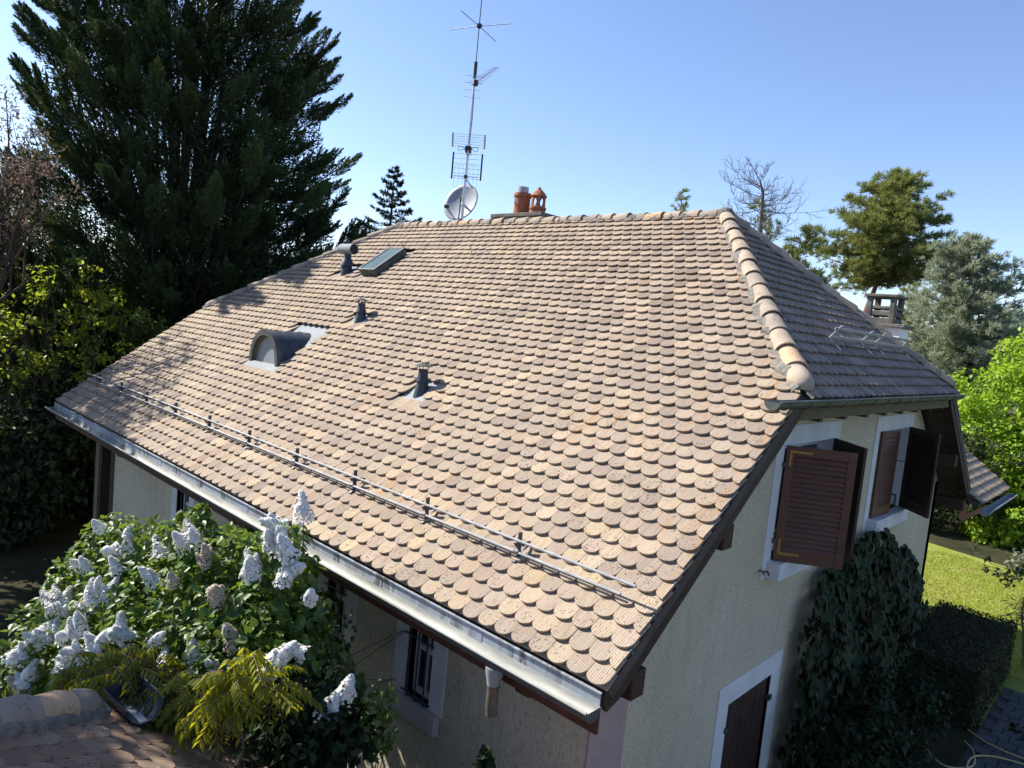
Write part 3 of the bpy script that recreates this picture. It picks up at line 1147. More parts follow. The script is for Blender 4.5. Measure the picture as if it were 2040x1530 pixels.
# ---- windows of the front wall -----------------------------------------------
for k, op in enumerate((F1, F2, F3)):
    a0, a1, z0, z1 = op
    w = thing_part('window')
    def bx(nm, p0, p1, c0, c1, yo=0.0, mat='stone'):
        MB().box(p0, p1, YW - .012 - yo, YW + .2, c0, c1).build(nm, M[mat], w, bevel=.004)
    wd = .20
    bx('jamb', a0 - wd, a0, z0, z1 + .6)
    bx('jamb', a1, a1 + wd, z0, z1 + .6)
    bx('sill', a0 - wd * .8, a1 + wd * .8, z0 - .19, z0, .06, 'stone_dirty')
    bx('apron_block', a0 - wd, a1 + wd, z0 - .20, z0 - .192, .001)
    bx('lintel', a0, a1, z1, z1 + .2, .001)
    yy = YW + .13
    MB().box(a0, a0 + .05, yy - .03, yy + .03, z0, z1).build('sash', M['white'], w)
    MB().box(a1 - .05, a1, yy - .03, yy + .03, z0, z1).build('sash', M['white'], w)
    MB().box(a0 + .05, a1 - .05, yy - .028, yy + .028, z0, z0 + .06).build('sash', M['white'], w)
    MB().box(a0 + .05, a1 - .05, yy - .028, yy + .028, z0 + .46, z0 + .51).build('sash', M['white'], w)
    MB().box((a0 + a1) / 2 - .012, (a0 + a1) / 2 + .012, yy - .027, yy + .027, z0 + .06, z1).build('glazing_bar', M['white'], w)
    MB().box(a0 + .05, a1 - .05, yy - .006, yy + .004, z0 + .06, z1).build('pane', M['glass'], w)
    for i in range(3):
        xb = a0 + (a1 - a0) * (i + .5) / 3
        MB().tube([(xb, YW - .03, z0 - .0), (xb, YW - .03, z1 + .03)], .009, 6).build('window_bar', M['steel_dark'], w)
    for zz in (z0 + .05, z1 - .06):
        MB().tube([(a0 - .03, YW - .03, zz), (a1 + .03, YW - .03, zz)], .010, 6).build('window_bar', M['steel_dark'], w)

# ---- downpipe -------------------------------------------------------------------
dp = pty(985, 1345, GY)
mb = MB()
mb.lathe((dp[0], GY, -.18), [(.075, 0.0), (.07, -.05), (.052, -.13), (.05, -.15)], 14)
mb.build('outlet_funnel', M['zinc'], house, smooth=True)
mb = MB()
mb.tube([(dp[0], GY, -.31), (dp[0], GY, -.50), (dp[0], GY + .01, -.565)], .046, 14, caps=False)
mb.tube([(dp[0], GY, -.50), (dp[0], GY + .01, -.562)], .043, 14)
mb.tube([(dp[0], GY, -.325), (dp[0], GY, -.345)], .052, 12)
mb.build('downpipe', M['pipe'], house, smooth=True)
# carved bracket under the eaves
for bxp in (dp[0] - .02 + .22, -9.7, -5.6):
    mb = MB()
    mb.prism([(bxp, YW, -.30), (bxp, .02, -.30), (bxp, .04, -.40), (bxp, .22, -.47), (bxp, YW, -.52)], (-.13, 0, 0))
    mb.build('eaves_bracket', M['wood'], house, bevel=.008)

# ---- barrel dormer ------------------------------------------------------------
def dormer():
    d = thing_part('dormer')
    xc, hw, yf, zf = -8.372, .472, 1.735, 1.277
    ztop = pty(531, 658, yf)[2]
    H = ztop - zf
    N = 22
    arch = [(xc + hw * math.cos(math.pi * k / N), zf - .06 + (H + .06) * math.sin(math.pi * k / N) ** .80) for k in range(N + 1)]
    # barrel roof running back into the slope (with standing seams)
    mb = MB()
    vs_, fs_ = [], []
    for xx, zz in arch:
        yb = max(zz / T + .03, yf + .02)
        vs_ += [(xx, yf, zz), (xx, yf * .5 + yb * .5, zz), (xx, yb, zz)]
    for k in range(N):
        for j in range(2):
            fs_.append((k * 3 + j, k * 3 + j + 1, (k + 1) * 3 + j + 1, (k + 1) * 3 + j))
    mb.add(vs_, fs_)
    mb.build('barrel_cover', M['lead'], d, smooth=True)
    for s_ in range(1, 5):
        yy = yf + .05 + s_ * .19
        pts = [(xc + (xx - xc) * 1.004, yy, zz + .004) for xx, zz in arch if zz / T > yy + .01]
        if len(pts) > 3:
            MB().tube(pts, .009, 5).build('seam', M['lead'], d, smooth=True)
    # front frame: arch ring
    def ring(r0, r1, y0, y1, mat, name):
        mb = MB()
        vs_, fs_ = [], []
        for xx, zz in arch:
            cx_, cz_ = xx - xc, zz - zf
            for r in (r0, r1):
                for y in (y0, y1):
                    vs_.append((xc + cx_ * r, y, zf + cz_ * r))
        for k in range(N):
            a, b = k * 4, (k + 1) * 4
            for p, q in ((0, 1), (1, 3), (3, 2), (2, 0)):
                fs_.append((a + p, a + q, b + q, b + p))
        mb.add(vs_, fs_)
        mb.build(name, mat, d, smooth=False)
    ring(.86, 1.03, yf - .03, yf + .06, M['zinc_dark'], 'arch_frame')
    ring(.80, .86, yf + .01, yf + .08, M['wood_ochre'], 'inner_frame')
    mb = MB()
    mb.add([(xc + (xx - xc) * .83, yf + .05, zf + (zz - zf) * .83) for xx, zz in arch], [tuple(range(N + 1))])
    mb.build('pane', M['dormer_pane'], d)
    mb = MB().box(xc - hw * .84, xc + hw * .84, yf - .01, yf + .06, zf - .02, zf + .035)
    mb.build('sill', M['quoin'], d)
    mb = MB()
    mb.obox(rp(0, 0), EX, EV, EN, xc - hw - .12, xc + hw + .10, yf * SL - .17, yf * SL + .03, .036, .042)
    mb.build('apron_flashing', M['zinc'], d)
    mb = MB()
    mb.obox(rp(0, 0), EX, EV, EN, xc - hw - .06, xc + hw + .06, yf * SL + .03, 3.34, .004, .009)
    mb.build('side_flashing', M['zinc'], d)
dormer()

# ---- vents ------------------------------------------------------------------------
def vent(xc, yc, k, foot):
    d = thing_part('roof_vent')
    z = yc * T
    h0 = .36
    r = .062
    # slanting base boot: wide at the foot, vertical pipe above
    mb = MB()
    N = 20
    vs_, fs_ = [], []
    for (s_, rr) in ((0, r * 1.35), (1, r * 1.05)):
        for i in range(N):
            a = 2 * math.pi * i / N
            xx, yy = rr * math.cos(a), rr * math.sin(a)
            if s_ == 0:
                yy = yy * 1.35 - .012
                zz = (yc + yy) * T + .0
            else:
                zz = z + .16
            vs_.append((xc + xx, yc + yy, zz))
    for i in range(N):
        fs_.append((i, (i + 1) % N, N + (i + 1) % N, N + i))
    mb.add(vs_, fs_)
    mb.build('boot', M['lead'], d, smooth=True)
    mb = MB().lathe((xc, yc, z + .15), [(r * 1.42, 0.0), (r * 1.30, .03), (r * 1.02, .07), (r, .12), (r, .155), (r * .86, .155), (r * .86, .10)], 20)
    mb.build('collar', M['lead'], d, smooth=True)
    for i in range(3):
        a = 2 * math.pi * i / 3 + .5
        MB().tube([(xc + r * .9 * math.cos(a), yc + r * .9 * math.sin(a), z + .29), (xc + r * 1.15 * math.cos(a), yc + r * 1.15 * math.sin(a), z + .35)], .006, 5).build('cap_stay', M['lead'], d)
    mb = MB().lathe((xc, yc, z + .345), [(r * 1.85, 0.0), (r * 1.87, .006), (r * 1.2, .024), (r * .5, .04), (.003, .045)], 22)
    mb.build('cap', M['zinc_dark'], d, smooth=True)
    x0, x1, v0, v1 = foot
    mb = MB()
    mb.obox(rp(0, 0), EX, EV, EN, x0 - .03, x1 + .03, v0 - .06, v1 + .08, .012, .016)
    mb.build('flashing', M['zinc'], d)
vent(-4.45, 1.87, 1, FEAT['vent_a'])
vent(-7.46, 2.92, 1, FEAT['vent_b'])

def flue():
    d = thing_part('flue')
    xc, yc = -9.78, 4.08
    z = yc * T
    mb = MB().lathe((xc, yc, z - .12), [(.115, 0.0), (.105, .30), (.10, .31)], 20)
    mb.build('boot', M['lead'], d, smooth=True)
    mb = MB().lathe((xc, yc, z + .17), [(.15, 0.0), (.14, .03), (.10, .12), (.08, .15), (.075, .26)], 20)
    mb.build('collar', M['lead'], d, smooth=True)
    zc = z + .50
    mb = MB()
    mb.lathe((xc - .22, yc, zc), [(.105, 0.0), (.105, .44), (.098, .44), (.098, .02)], 20, (1, 0, 0))
    mb.build('cowl', M['zinc'], d, smooth=True)
    mb = MB().lathe((xc + .17, yc, zc), [(.097, 0.0), (.096, .004)], 20, (1, 0, 0))
    mb.build('cowl_mesh', M['black'], d)
    x0, x1, v0, v1 = FEAT['flue']
    MB().obox(rp(0, 0), EX, EV, EN, x0 - .05, x1 + .05, v0 - .08, v1 + .05, .012, .016).build('flashing', M['zinc'], d)
flue()

def skylight():
    d = thing_part('skylight')
    x0, x1, v0, v1 = -9.16, -8.64, 5.02, 5.84
    h = .17
    def bx(nm, a0, a1, b0, b1, c0, c1, mat):
        return MB().obox(rp(0, 0), EX, EV, EN, a0, a1, b0, b1, c0, c1).build(nm, M[mat], d, bevel=.004)
    bx('kerb', x0, x1, v0, v1, -.0, h - .03, 'copper_dark')
    bx('frame', x0 - .02, x0 + .04, v0 - .02, v1 + .02, h - .029, h + .01, 'lead')
    bx('frame', x1 - .04, x1 + .02, v0 - .02, v1 + .02, h - .029, h + .01, 'lead')
    bx('frame', x0 + .041, x1 - .041, v0 - .02, v0 + .03, h - .029, h + .009, 'lead')
    bx('frame', x0 + .041, x1 - .041, v1 - .03, v1 + .02, h - .029, h + .009, 'lead')
    bx('pane', x0 + .04, x1 - .04, v0 + .03, v1 - .03, h - .02, h - .004, 'skyglass')
    for xx in (x0 + .03, x1 - .06):
        bx('stay_arm', xx, xx + .015, v1 + .021, v1 + .03, h - .02, h + .12, 'lead')
    bx('latch', x0 + .1, x0 + .15, v0 - .035, v0 - .021, h - .02, h + .02, 'zinc')
    bx('latch', x1 - .15, x1 - .1, v0 - .035, v0 - .021, h - .02, h + .02, 'zinc')
    MB().obox(rp(0, 0), EX, EV, EN, x0 - .12, x1 + .10, v0 - .16, v1 + .10, .012, .016).build('flashing', M['zinc'], d)
skylight()
# lone roof hook
mb = MB()
hk = rp(-6.767, 5.83, .03)
mb.tube([hk, hk + EN * .06, hk + EN * .16 + EV * .03, hk + EN * .2], .008, 5)
mb.build('roof_hook', M['zinc'], house)

# ---- chimneys --------------------------------------------------------------------------
def ridge_chimney():
    d = thing_part('chimney')
    yc = D + .62
    a = pty(980, 432, yc - .3)
    b = pty(1098, 432, yc - .3)
    x0, x1 = a[0], a[0] + 1.36
    zt = 4.47
    MB().box(x0 + .1, x1 - .1, yc - .25, yc + .25, 3.4, zt - .075).build('stack', M['render'], d)
    MB().box(x0, x1, yc - .35, yc + .35, zt - .075, zt).build('cap_slab', M['concrete'], d, bevel=.012)
    p1 = pty(1038, 428, yc)[0]
    p2 = pty(1070, 428, yc)[0]
    MB().lathe((p1, yc, zt), [(.16, 0.0), (.155, .36), (.175, .365), (.18, .40), (.165, .44), (.13, .44), (.13, .3)], 22).build('chimney_pot', M['terracotta'], d, smooth=True)
    MB().lathe((p1, yc, zt + .3), [(.105, 0.0), (.105, .26), (.095, .26), (.095, .1)], 18).build('flue_liner', M['steel'], d, smooth=True)
    pot = MB().lathe((p2, yc, zt), [(.145, -.02), (.15, .10), (.165, .11), (.165, .15), (.15, .16), (.135, .16)], 22).build('chimney_pot', M['terracotta'], d, smooth=True)
    # pierced lantern: curved ribs between openings
    for i in range(6):
        a0 = 2 * math.pi * i / 6 + .2
        pts = []
        for s_ in range(7):
            t = s_ / 6
            wdt = .052 + .05 * (2 * t - 1) ** 2 * (1 if t < .5 else 1)
            pts.append((t, wdt))
        mb = MB()
        vs_, fs_ = [], []
        for t, wdt in pts:
            for s2 in (-1, 1):
                for rr in (.142, .118):
                    aa = a0 + s2 * wdt / .142 * .62
                    vs_.append((p2 + rr * math.cos(aa), yc + rr * math.sin(aa), zt + .155 + t * .20))
        for k in range(len(pts) - 1):
            A, B = k * 4, (k + 1) * 4
            for p, q in ((0, 1), (1, 3), (3, 2), (2, 0)):
                fs_.append((A + p, A + q, B + q, B + p))
        mb.add(vs_, fs_).build('lantern_rib', M['terracotta'], d)
    MB().lathe((p2, yc, zt + .35), [(.15, 0.0), (.162, .01), (.12, .07), (.05, .14), (.03, .15), (.035, .17), (.02, .185), (.002, .19)], 22).build('lantern_cap', M['terracotta'], d, smooth=True)
ridge_chimney()

def gable_chimney():
    d = thing_part('chimney')
    yc = 9.6
    a = pty(1727, 600, yc - .25)
    x0, x1 = a[0], a[0] + .47
    ztop = pty(1755, 588, yc)[2]
    yb0, yb1 = yc - .26, yc + .26
    zb = ztop - .50
    # concrete cowl of stacked blocks with openings
    MB().box(x0 - .04, x1 + .04, yb0 - .04, yb1 + .04, ztop - .05, ztop).build('cowl_slab', M['concrete'], d, bevel=.01)
    for xx in (x0, x1 - .09):
        for yy in (yb0, yb1 - .09):
            MB().box(xx, xx + .09, yy, yy + .09, zb, ztop - .051).build('cowl_post', M['concrete'], d, bevel=.012)
    for zz, th_ in ((zb, .095), (zb + .128, .088), (zb + .248, .05)):
        MB().box(x0 + .012, x1 - .012, yb0 + .012, yb0 + .07, zz, zz + th_).build('cowl_slat', M['concrete'], d, bevel=.01)
        MB().box(x0 + .012, x1 - .012, yb1 - .07, yb1 - .012, zz, zz + th_).build('cowl_slat', M['concrete'], d, bevel=.01)
        MB().box(x0 + .012, x0 + .07, yb0 + .072, yb1 - .072, zz, zz + th_).build('cowl_slat', M['concrete'], d, bevel=.01)
        MB().box(x1 - .07, x1 - .012, yb0 + .072, yb1 - .072, zz, zz + th_).build('cowl_slat', M['concrete'], d, bevel=.01)
    # corner braces of the upper opening
    for xx, s_ in ((x0 + .09, 1), (x1 - .09, -1)):
        MB().prism([(xx, yb0 + .02, ztop - .052), (xx + s_ * .05, yb0 + .02, ztop - .052), (xx, yb0 + .02, ztop - .11)], (0, .06, 0)).build('cowl_corner', M['concrete'], d)
    MB().box(x0 - .06, x1 + .20, yb0 - .06, yb1 + .06, zb - .06, zb - .001).build('cap_slab', M['mortar'], d, bevel=.01)
    MB().box(x0 + .0, x1 + .12, yb0, yb1, .5, zb - .061).build('stack', M['white'], d)
gable_chimney()

# ---- rear wing -----------------------------------------------------------------------------
wing = thing('annex', 'lower tiled rear wing with its own gutter behind the gable corner', 'building', (-1.5, 12.5, GZ))
wy0, wy1 = 2 * D - .35, 13.85
wxe, wze = .22, -.06
wL = 2.6
def wp(a, b, n=0.0):
    ev = np.array([-1 / SL, 0, T / SL])
    en = np.array([T / SL, 0, 1 / SL])
    return np.array([wxe, 0, wze]) + np.array([0, 1., 0]) * a + ev * b + en * n
MB().prism([wp(wy0, 0, -.006), wp(wy1, 0, -.006), wp(wy1, wL, -.006), wp(wy0, wL, -.006)], np.array([T / SL, 0, 1 / SL]) * -.08).build('roof_deck', M['under'], wing)
ws = [o for o in wing.children][0]
lay_tiles(ws, (wxe, 0, wze), (0, 1, 0), (-1 / SL, 0, T / SL), (T / SL, 0, 1 / SL), [(1, 0, wy1 + .02), (-1, 0, -wy0), (0, 1, wL)], 17, wy0, wy1, wy0, [], M['tile'], 200)
gutter((wxe + .11, wy0 - .1, wze - .09), (wxe + .11, wy1 + .05, wze - .09), .075, (1, 0, 0), M['zinc'], wing)
MB().prism([wp(wy1 - .03, -.05, -.02), wp(wy1 - .03, wL, -.02), wp(wy1 - .03, wL, -.2), wp(wy1 - .03, .0, -.2)], (0, .035, 0)).build('barge_board', M['wood'], wing)
MB().box(-5.2, -3.4, 2 * D - YW + .02, wy1 - .4, GZ, wze + 1.2).build('wall', M['render'], wing)
mb = MB()
mb.prism([(-.45, wy1 - .5, wze - .12), (.2, wy1 - .5, wze - .12), (.2, wy1 - .5, wze - .24), (-.33, wy1 - .5, wze - .24), (-.33, wy1 - .5, wze - .75), (-.45, wy1 - .5, wze - .75)], (0, .1, 0))
mb.prism([(.2, wy1 - .502, wze - .18), (.2, wy1 - .502, wze - .26), (-.32, wy1 - .502, wze - .74), (-.40, wy1 - .502, wze - .68)], (0, .096, 0))
mb.build('eaves_bracket', M['wood'], wing)
MB().tube([wp(wy0, 1.25, .09), wp(wy1 + .35, 1.25, .09)], .012, 6).build('guard_rail', M['steel'], wing)
MB().tube([wp(wy0, 1.15, .06), wp(wy1 + .3, 1.15, .06)], .012, 6).build('guard_rail', M['steel'], wing)

# ================================================================== fittings on the roof
sg = thing('snow_guard', 'long twin-rail metal snow guard along the eaves of the sunlit roof slope', 'snow guard', tuple(rp(-6.5, .655, .03)))
vg = .655
for nn, vv in ((.175, vg + .045), (.085, vg - .01)):
    MB().tube([rp(-12.95, vv, nn + .03), rp(-9.2, vv, nn + .031), rp(-5.0, vv, nn + .03), rp(-.12 - (.13 if nn < .16 else 0) - (.0 if nn > .05 else .02), vv, nn + .03)], .0125 if nn > .05 else .009, 8).build('rail', M['steel'] if nn > .05 else M['steel_dark'], sg, smooth=True)
for i in range(10):
    xb = -1.325 - 1.2275 * i
    mb = MB()
    mb.obox(rp(xb, vg - .02, .03), EX, (0, 1, 0), (0, 0, 1), -.007, .007, -.02, .02, 0, .235)
    mb.obox(rp(xb, vg), EX, EV, EN, -.018, -.004, .012, .19, .046, .052)
    mb.prism([rp(xb + .005, vg + .010, .20), rp(xb + .005, vg + .015, .15), rp(xb + .005, vg + .15, .056), rp(xb + .005, vg + .18, .053)], EX * -.008)
    mb.obox(rp(xb, vg), EX, EV, EN, -.02, .02, -.075, .02, .046, .062)
    mb.build('bracket', M['steel_dark'], sg)
    MB().obox(rp(xb, vg), EX, EV, EN, -.015, .035, -.02, .02, .095, .135).build('clamp', M['steel_dark'], sg)

hg = thing('snow_guard', 'short flat-bar snow guard on the shaded hipped end of the roof', 'snow guard', tuple(HO + HV * .85))
def hpnt(a, b, n):
    return HO + HX * (a - D) + HV * b + HN * n
ys = (4.88, 6.03, 6.58, 7.84)
for nn in (.20, .09):
    bb = .80 if nn < .15 else .83
    MB().obox(hpnt(0, bb, 0), HX, HV, HN, 4.80, 7.92, -.005, .005, nn - .02, nn + .02).build('rail', M['steel_light'], hg)
for yy in ys:
    mb = MB()
    mb.obox(hpnt(yy, .82, 0), HX, HV, HN, -.04, .04, -.012, .0, .04, .27)
    mb.obox(hpnt(yy, .82, 0), HX, HV, HN, -.03, .03, -.2, .0, .052, .06)
    mb.build('bracket', M['steel_light'], hg)

def antenna():
    ym = D + .22
    xb = pty(920, 440, ym)[0]
    zt = lambda py, px: pty(px, py, ym)[2]
    m = thing('antenna_mast', 'tall metal antenna mast with grid and rod aerials standing behind the ridge', 'antenna', (xb, ym, 3.9))
    z_y = zt(165, 950)
    MB().tube([(xb, ym, 3.8), (xb, ym, z_y + .1)], .026, 10).build('mast', M['alu'], m, smooth=True)
    # grid panel aerial: two tilted reflector halves
    zc = zt(297, 936)
    vr = unit(np.array([.78, .62, 0]))            # panel's horizontal axis, roughly across the view
    vd = np.array([-vr[1], vr[0], 0])
    O = np.array([xb, ym, zc]) + vd * .02
    for sgn, ln, tilt in ((1, .30, .45), (-1, .55, -.08)):
        dr = unit(np.array([0, 0, sgn]) * math.cos(tilt) + vd * -math.sin(tilt) * .6)
        o2 = O + np.array([0, 0, .03 * sgn - .02])
        hw = .33 if sgn > 0 else .30
        for s_ in (-1, 1):
            MB().obox(o2 + vr * hw * s_, vr, dr, np.cross(vr, dr), -.016, .016, .02, ln, -.006, .006).build('panel_side', M['alu'] if sgn > 0 else M['black'], m)
        nb2 = 6
        for i in range(nb2):
            p = o2 + dr * (.04 + (ln - .06) * i / (nb2 - 1))
            MB().tube([p - vr * hw, p + vr * hw], .005, 5).build('panel_rod', M['alu'], m)
    MB().obox(O, vr, vd, (0, 0, 1), -.06, .06, -.08, .06, -.06, .06).build('junction_box', M['black'], m, bevel=.01)
    for s_ in (-1, 1):
        p = O + vr * .15 * s_ - vd * .06
        MB().tube([O + vr * .05 * s_ - vd * .06, p + np.array([0, 0, .04]), p + vr * .05 * s_ + np.array([0, 0, .05]), p + vr * .05 * s_ + np.array([0, 0, -.05]), p + np.array([0, 0, -.04]), O + vr * .05 * s_ - vd * .06], .006, 5).build('dipole', M['black'], m)
    e = O - vd * .5 + np.array([0, 0, -.22]) + vr * .1
    MB().tube([O, e], .014, 6).build('director_boom', M['steel_dark'], m)
    for i in range(5):
        p = O + (e - O) * (.3 + .17 * i)
        MB().tube([p - vr * .06, p + vr * .06], .005, 5).build('director', M['steel_dark'], m)
    # lower wire grid
    zl = zt(352, 930)
    O2 = np.array([xb, ym, zl]) - vd * .02
    for s_ in (-1, 1):
        for i in range(3):
            p = O2 + vr * s_ * (.06 + .09 * i)
            MB().tube([p + (0, 0, .22), p - np.array([0, 0, .22])], .004, 4).build('grid_wire', M['alu'], m)
        for zz in (.22, -.22):
            MB().tube([O2 + vr * s_ * .06 + np.array([0, 0, zz]), O2 + vr * s_ * .24 + np.array([0, 0, zz])], .004, 4).build('grid_wire', M['alu'], m)
    MB().tube([O2 - vr * .25, O2 + vr * .25], .010, 5).build('grid_bar', M['alu'], m)
    MB().tube([O2 + vr * .02 - np.array([0, 0, .06]), O2 + vr * .17 - np.array([0, 0, .22])], .010, 5).build('grid_strut', M['steel_dark'], m)
    MB().lathe((xb, ym, zl - .03), [(.04, 0.0), (.04, .06)], 10).build('clamp', M['black'], m)
    # yagi
    ydir = unit(np.array([.66, .75, .12]))
    ydir = unit(at(1008, 126, 15.6) - at(950, 168, 14.3))
    P0 = np.array([xb, ym, z_y]) - ydir * .12
    L = 1.45
    MB().tube([P0, P0 + ydir * L], .011, 6).build('yagi_boom', M['alu'], m)
    hv = unit(np.cross(ydir, (0, 0, 1)))
    el = unit(hv - np.array([0, 0, .12]))
    for i in range(13):
        p = P0 + ydir * (.18 + (L - .2) * i / 12)
        hl = .15 - .055 * i / 12
        MB().tube([p - el * hl, p + el * hl], .005, 4).build('yagi_rod', M['alu'], m)
    for zz in (-.26, -.12, .02, .16):
        p = np.array([xb, ym, z_y + zz]) - ydir * .05
        MB().tube([p - el * .19, p + el * .19], .005, 4).build('reflector_rod', M['alu'], m)
    MB().lathe((xb + .05, ym, z_y - .05), [(.05, 0.0), (.05, .1)], 8).build('junction_box', M['black'], m)
    MB().tube([(xb, ym, z_y + .1), (xb, ym, z_y + .42)], .034, 10).build('mast_sleeve', M['black'], m)
    zx = zt(50, 961)
    MB().tube([(xb, ym, z_y + .4), (xb, ym, zx + 1.1)], .010, 6).build('whip', M['steel_dark'], m)
    MB().lathe((xb, ym, zx - .04), [(.03, 0.0), (.055, .02), (.055, .07), (.03, .09)], 12).build('hub', M['black'], m)
    for a in (math.radians(18), math.radians(108), math.radians(198), math.radians(288)):
        dd = np.array([math.cos(a), math.sin(a), -.02])
        MB().tube([np.array([xb, ym, zx]) + dd * .04, np.array([xb, ym, zx]) + dd * .74], .008, 6).build('radial_rod', M['alu'], m)
    MB().tube([(xb + .03, ym, zc + .1), (xb + .045, ym, zc + .6), (xb + .03, ym, z_y - .2)], .005, 5).build('cable', M['black'], m)
    # satellite dish
    ds = pty(919, 404, ym + .15)
    dsh = thing('satellite_dish', 'pale grey oval satellite dish clamped to the mast foot behind the ridge', 'satellite dish', tuple(ds))
    ax = unit(np.array([.25, -.90, .35]))
    up = unit(np.array([0, 0, 1.]) - ax * ax[2])
    sx = np.cross(up, ax)
    mb = MB()
    vs_, fs_ = [], []
    NR, NA = 6, 32
    for i in range(NR + 1):
        r = i / NR
        for k in range(NA):
            t = 2 * math.pi * k / NA
            vs_.append(ds + sx * .40 * r * math.cos(t) + up * .43 * r * math.sin(t) + ax * (.085 * r * r - .06))
    for i in range(NR):
        for k in range(NA):
            fs_.append((i * NA + k, i * NA + (k + 1) % NA, (i + 1) * NA + (k + 1) % NA, (i + 1) * NA + k))
    mb.add(vs_, fs_)
    o = mb.build('reflector', M['dish'], dsh, smooth=True)
    md = o.modifiers.new('thick', 'SOLIDIFY')
    md.thickness = .008
    lnb = ds + ax * .42 - up * .34 - sx * .02
    MB().tube([ds - up * .42, lnb], .011, 6).build('feed_arm', M['steel_dark'], dsh)
    MB().lathe(lnb, [(.035, -.03), (.04, 0.0), (.03, .07)], 12, -ax + up * .5).build('feed_horn', M['black'], dsh, smooth=True)
    MB().tube([ds - ax * .1, np.array([xb, ym, ds[2] - .02])], .02, 6).build('mount', M['black'], dsh)
    MB().tube([np.array([xb - .05, ym - .04, ds[2] + .08]), np.array([xb - .05, ym - .04, ds[2] - .22]), np.array([xb - .06, ym - .05, ds[2] - .42])], .014, 6).build('cable', M['black'], dsh)
antenna()

# ================================================================== neighbouring roof (under the viewpoint)
NP = np.array([-2.231, -2.666, -.397])
NX = np.array([.9977, .0671, 0.])
NYp = np.array([-.0671, .9977, 0.])
NT_ = .62
NS = math.sqrt(1 + NT_ ** 2)
NV = -(NYp - np.array([0, 0, NT_])) / NS          # up the slope
NN = unit(np.cross(NX * -1, NV))
if NN[2] < 0:
    NN = -NN
nbh = thing('neighbouring_house', 'neighbouring building with weathered brown scalloped roof tiles and mossy hip caps', 'building', (0.5, -3.0, GZ))
BE = 2.36 * NS                                     # eave distance from NP, down the slope
NO = NP - NV * BE - NN * .05                       # origin at the eave
def npt(a, v, n=0.0):
    return NO + NX * a + NV * v + NN * n
ARAKE = -.60
VTOP = BE + 1.9
hipv = BE - .42 * NS
nh_poly = [(ARAKE, 0), (5.5, 0), (5.5, VTOP), (ARAKE + 1.75, VTOP), (ARAKE, hipv)]
MB().prism([npt(a, v, -.006) for a, v in nh_poly], NN * -.08).build('roof_slope', M['under'], nbh)
nsl = nbh.children[0]
# frame: x axis must run so that (x, v, n) is right handed
lay_tiles(nsl, NO, -NX, NV, NN, [(1, 0, -ARAKE + .02), (-1, 0, 5.5), (0, 1, VTOP), halfplane((-ARAKE, hipv), (-ARAKE - 1.75, VTOP), -.02)], 30, -5.5, -ARAKE, .02, [], M['tile_old'], 300)
def nb_caps():
    a = npt(ARAKE + 1.75, VTOP, .05)
    b = npt(ARAKE + .02, hipv, .05)
    hn_ = unit(NN + np.array([0, 0, .5]) - NX * .35)
    n = 7
    d = (b - a) / n
    for i in range(n):
        mt = M['ridge3'] if i == n - 2 else M['ridge2']
        p, q = a + d * (i - .12), a + d * (i + 1)
        o = cap_tile(p, q + hn_ * .012, None, .125, .148, mt, hn_, i == n - 1)
        o.parent = nsl
    mortar_ = []
nb_caps()
mb = MB()
a_, b_ = npt(ARAKE + 1.75, VTOP, .0), npt(ARAKE + .05, hipv, .0)
sd2 = unit(np.cross(NN, b_ - a_))
if sd2 @ NX < 0:
    sd2 = -sd2
vs_, fs_ = [], []
for i in range(41):
    p = a_ + (b_ - a_) * i / 40
    w_ = .155 + random.uniform(-.015, .02)
    vs_ += [p + sd2 * w_ + NN * .03, p + sd2 * (w_ - .02) + NN * (.10 + random.uniform(-.01, .01)), p + NN * .14]
for i in range(40):
    for k in range(2):
        fs_.append((i * 3 + k, (i + 1) * 3 + k, (i + 1) * 3 + k + 1, i * 3 + k + 1))
mb.add(vs_, fs_).build('mortar_bed', M['mortar'], nsl)
# gutter end lying over the slope
ga = npt(-.72, BE - .60 * NS, .22)
gutter(ga, ga + NX * .42, .135, NYp, M['lead'], nbh, closed=(True, False))
MB().obox(ga, NX, NYp, (0, 0, 1), .015, .40, -.03, .03, -.139, -.134).build('gutter_reflection', M['steel'], nbh)  # pale strip added for the reflection inside the gutter end
MB().obox(npt(0, 0), NX, NV, NN, 5.4, ARAKE, -.05, -.03, -.03, .03).build('eaves_flashing', M['zinc'], nbh)
gutter(npt(ARAKE - .05, -.12, -.03), npt(5.4, -.12, -.03), .075, NYp, M['lead'], nbh)
MB().prism([npt(ARAKE - .01, -.02, -.02), npt(ARAKE - .01, hipv, -.02), npt(ARAKE - .01, hipv, -.22), npt(ARAKE - .01, .0, -.22)], NX * .035).build('barge_board', M['wood'], nbh)
for nn, vv, e0 in ((.20, .42, ARAKE - .16), (.09, .36, ARAKE + .0)):
    MB().tube([npt(e0, vv, nn), npt(5.3, vv, nn)], .015, 8).build('guard_rail', M['white'], nbh, smooth=True)
for i in range(5):
    MB().obox(npt(-.14 + i * 1.2, .44), NX, NV, NN, -.004, .004, -.02, .1, .03, .23).build('guard_bracket', M['steel'], nbh)
c0 = npt(ARAKE + .45, .55)
mb = MB()
mb.prism([(c0[0], c0[1], GZ), (c0[0] + 6, c0[1] + .4, GZ), (c0[0] + 6, c0[1] + .4, c0[2] - .12), (c0[0], c0[1], c0[2] - .12)], (0, -3.6, 0))
mb.build('wall', M['render'], nbh)

# ================================================================== vegetation
def rand_dirs(n, g=rng):
    v = g.normal(size=(n, 3))
    return v / np.linalg.norm(v, axis=1, keepdims=True)

def norm_rows(v):
    return v / (np.linalg.norm(v, axis=1, keepdims=True) + 1e-9)

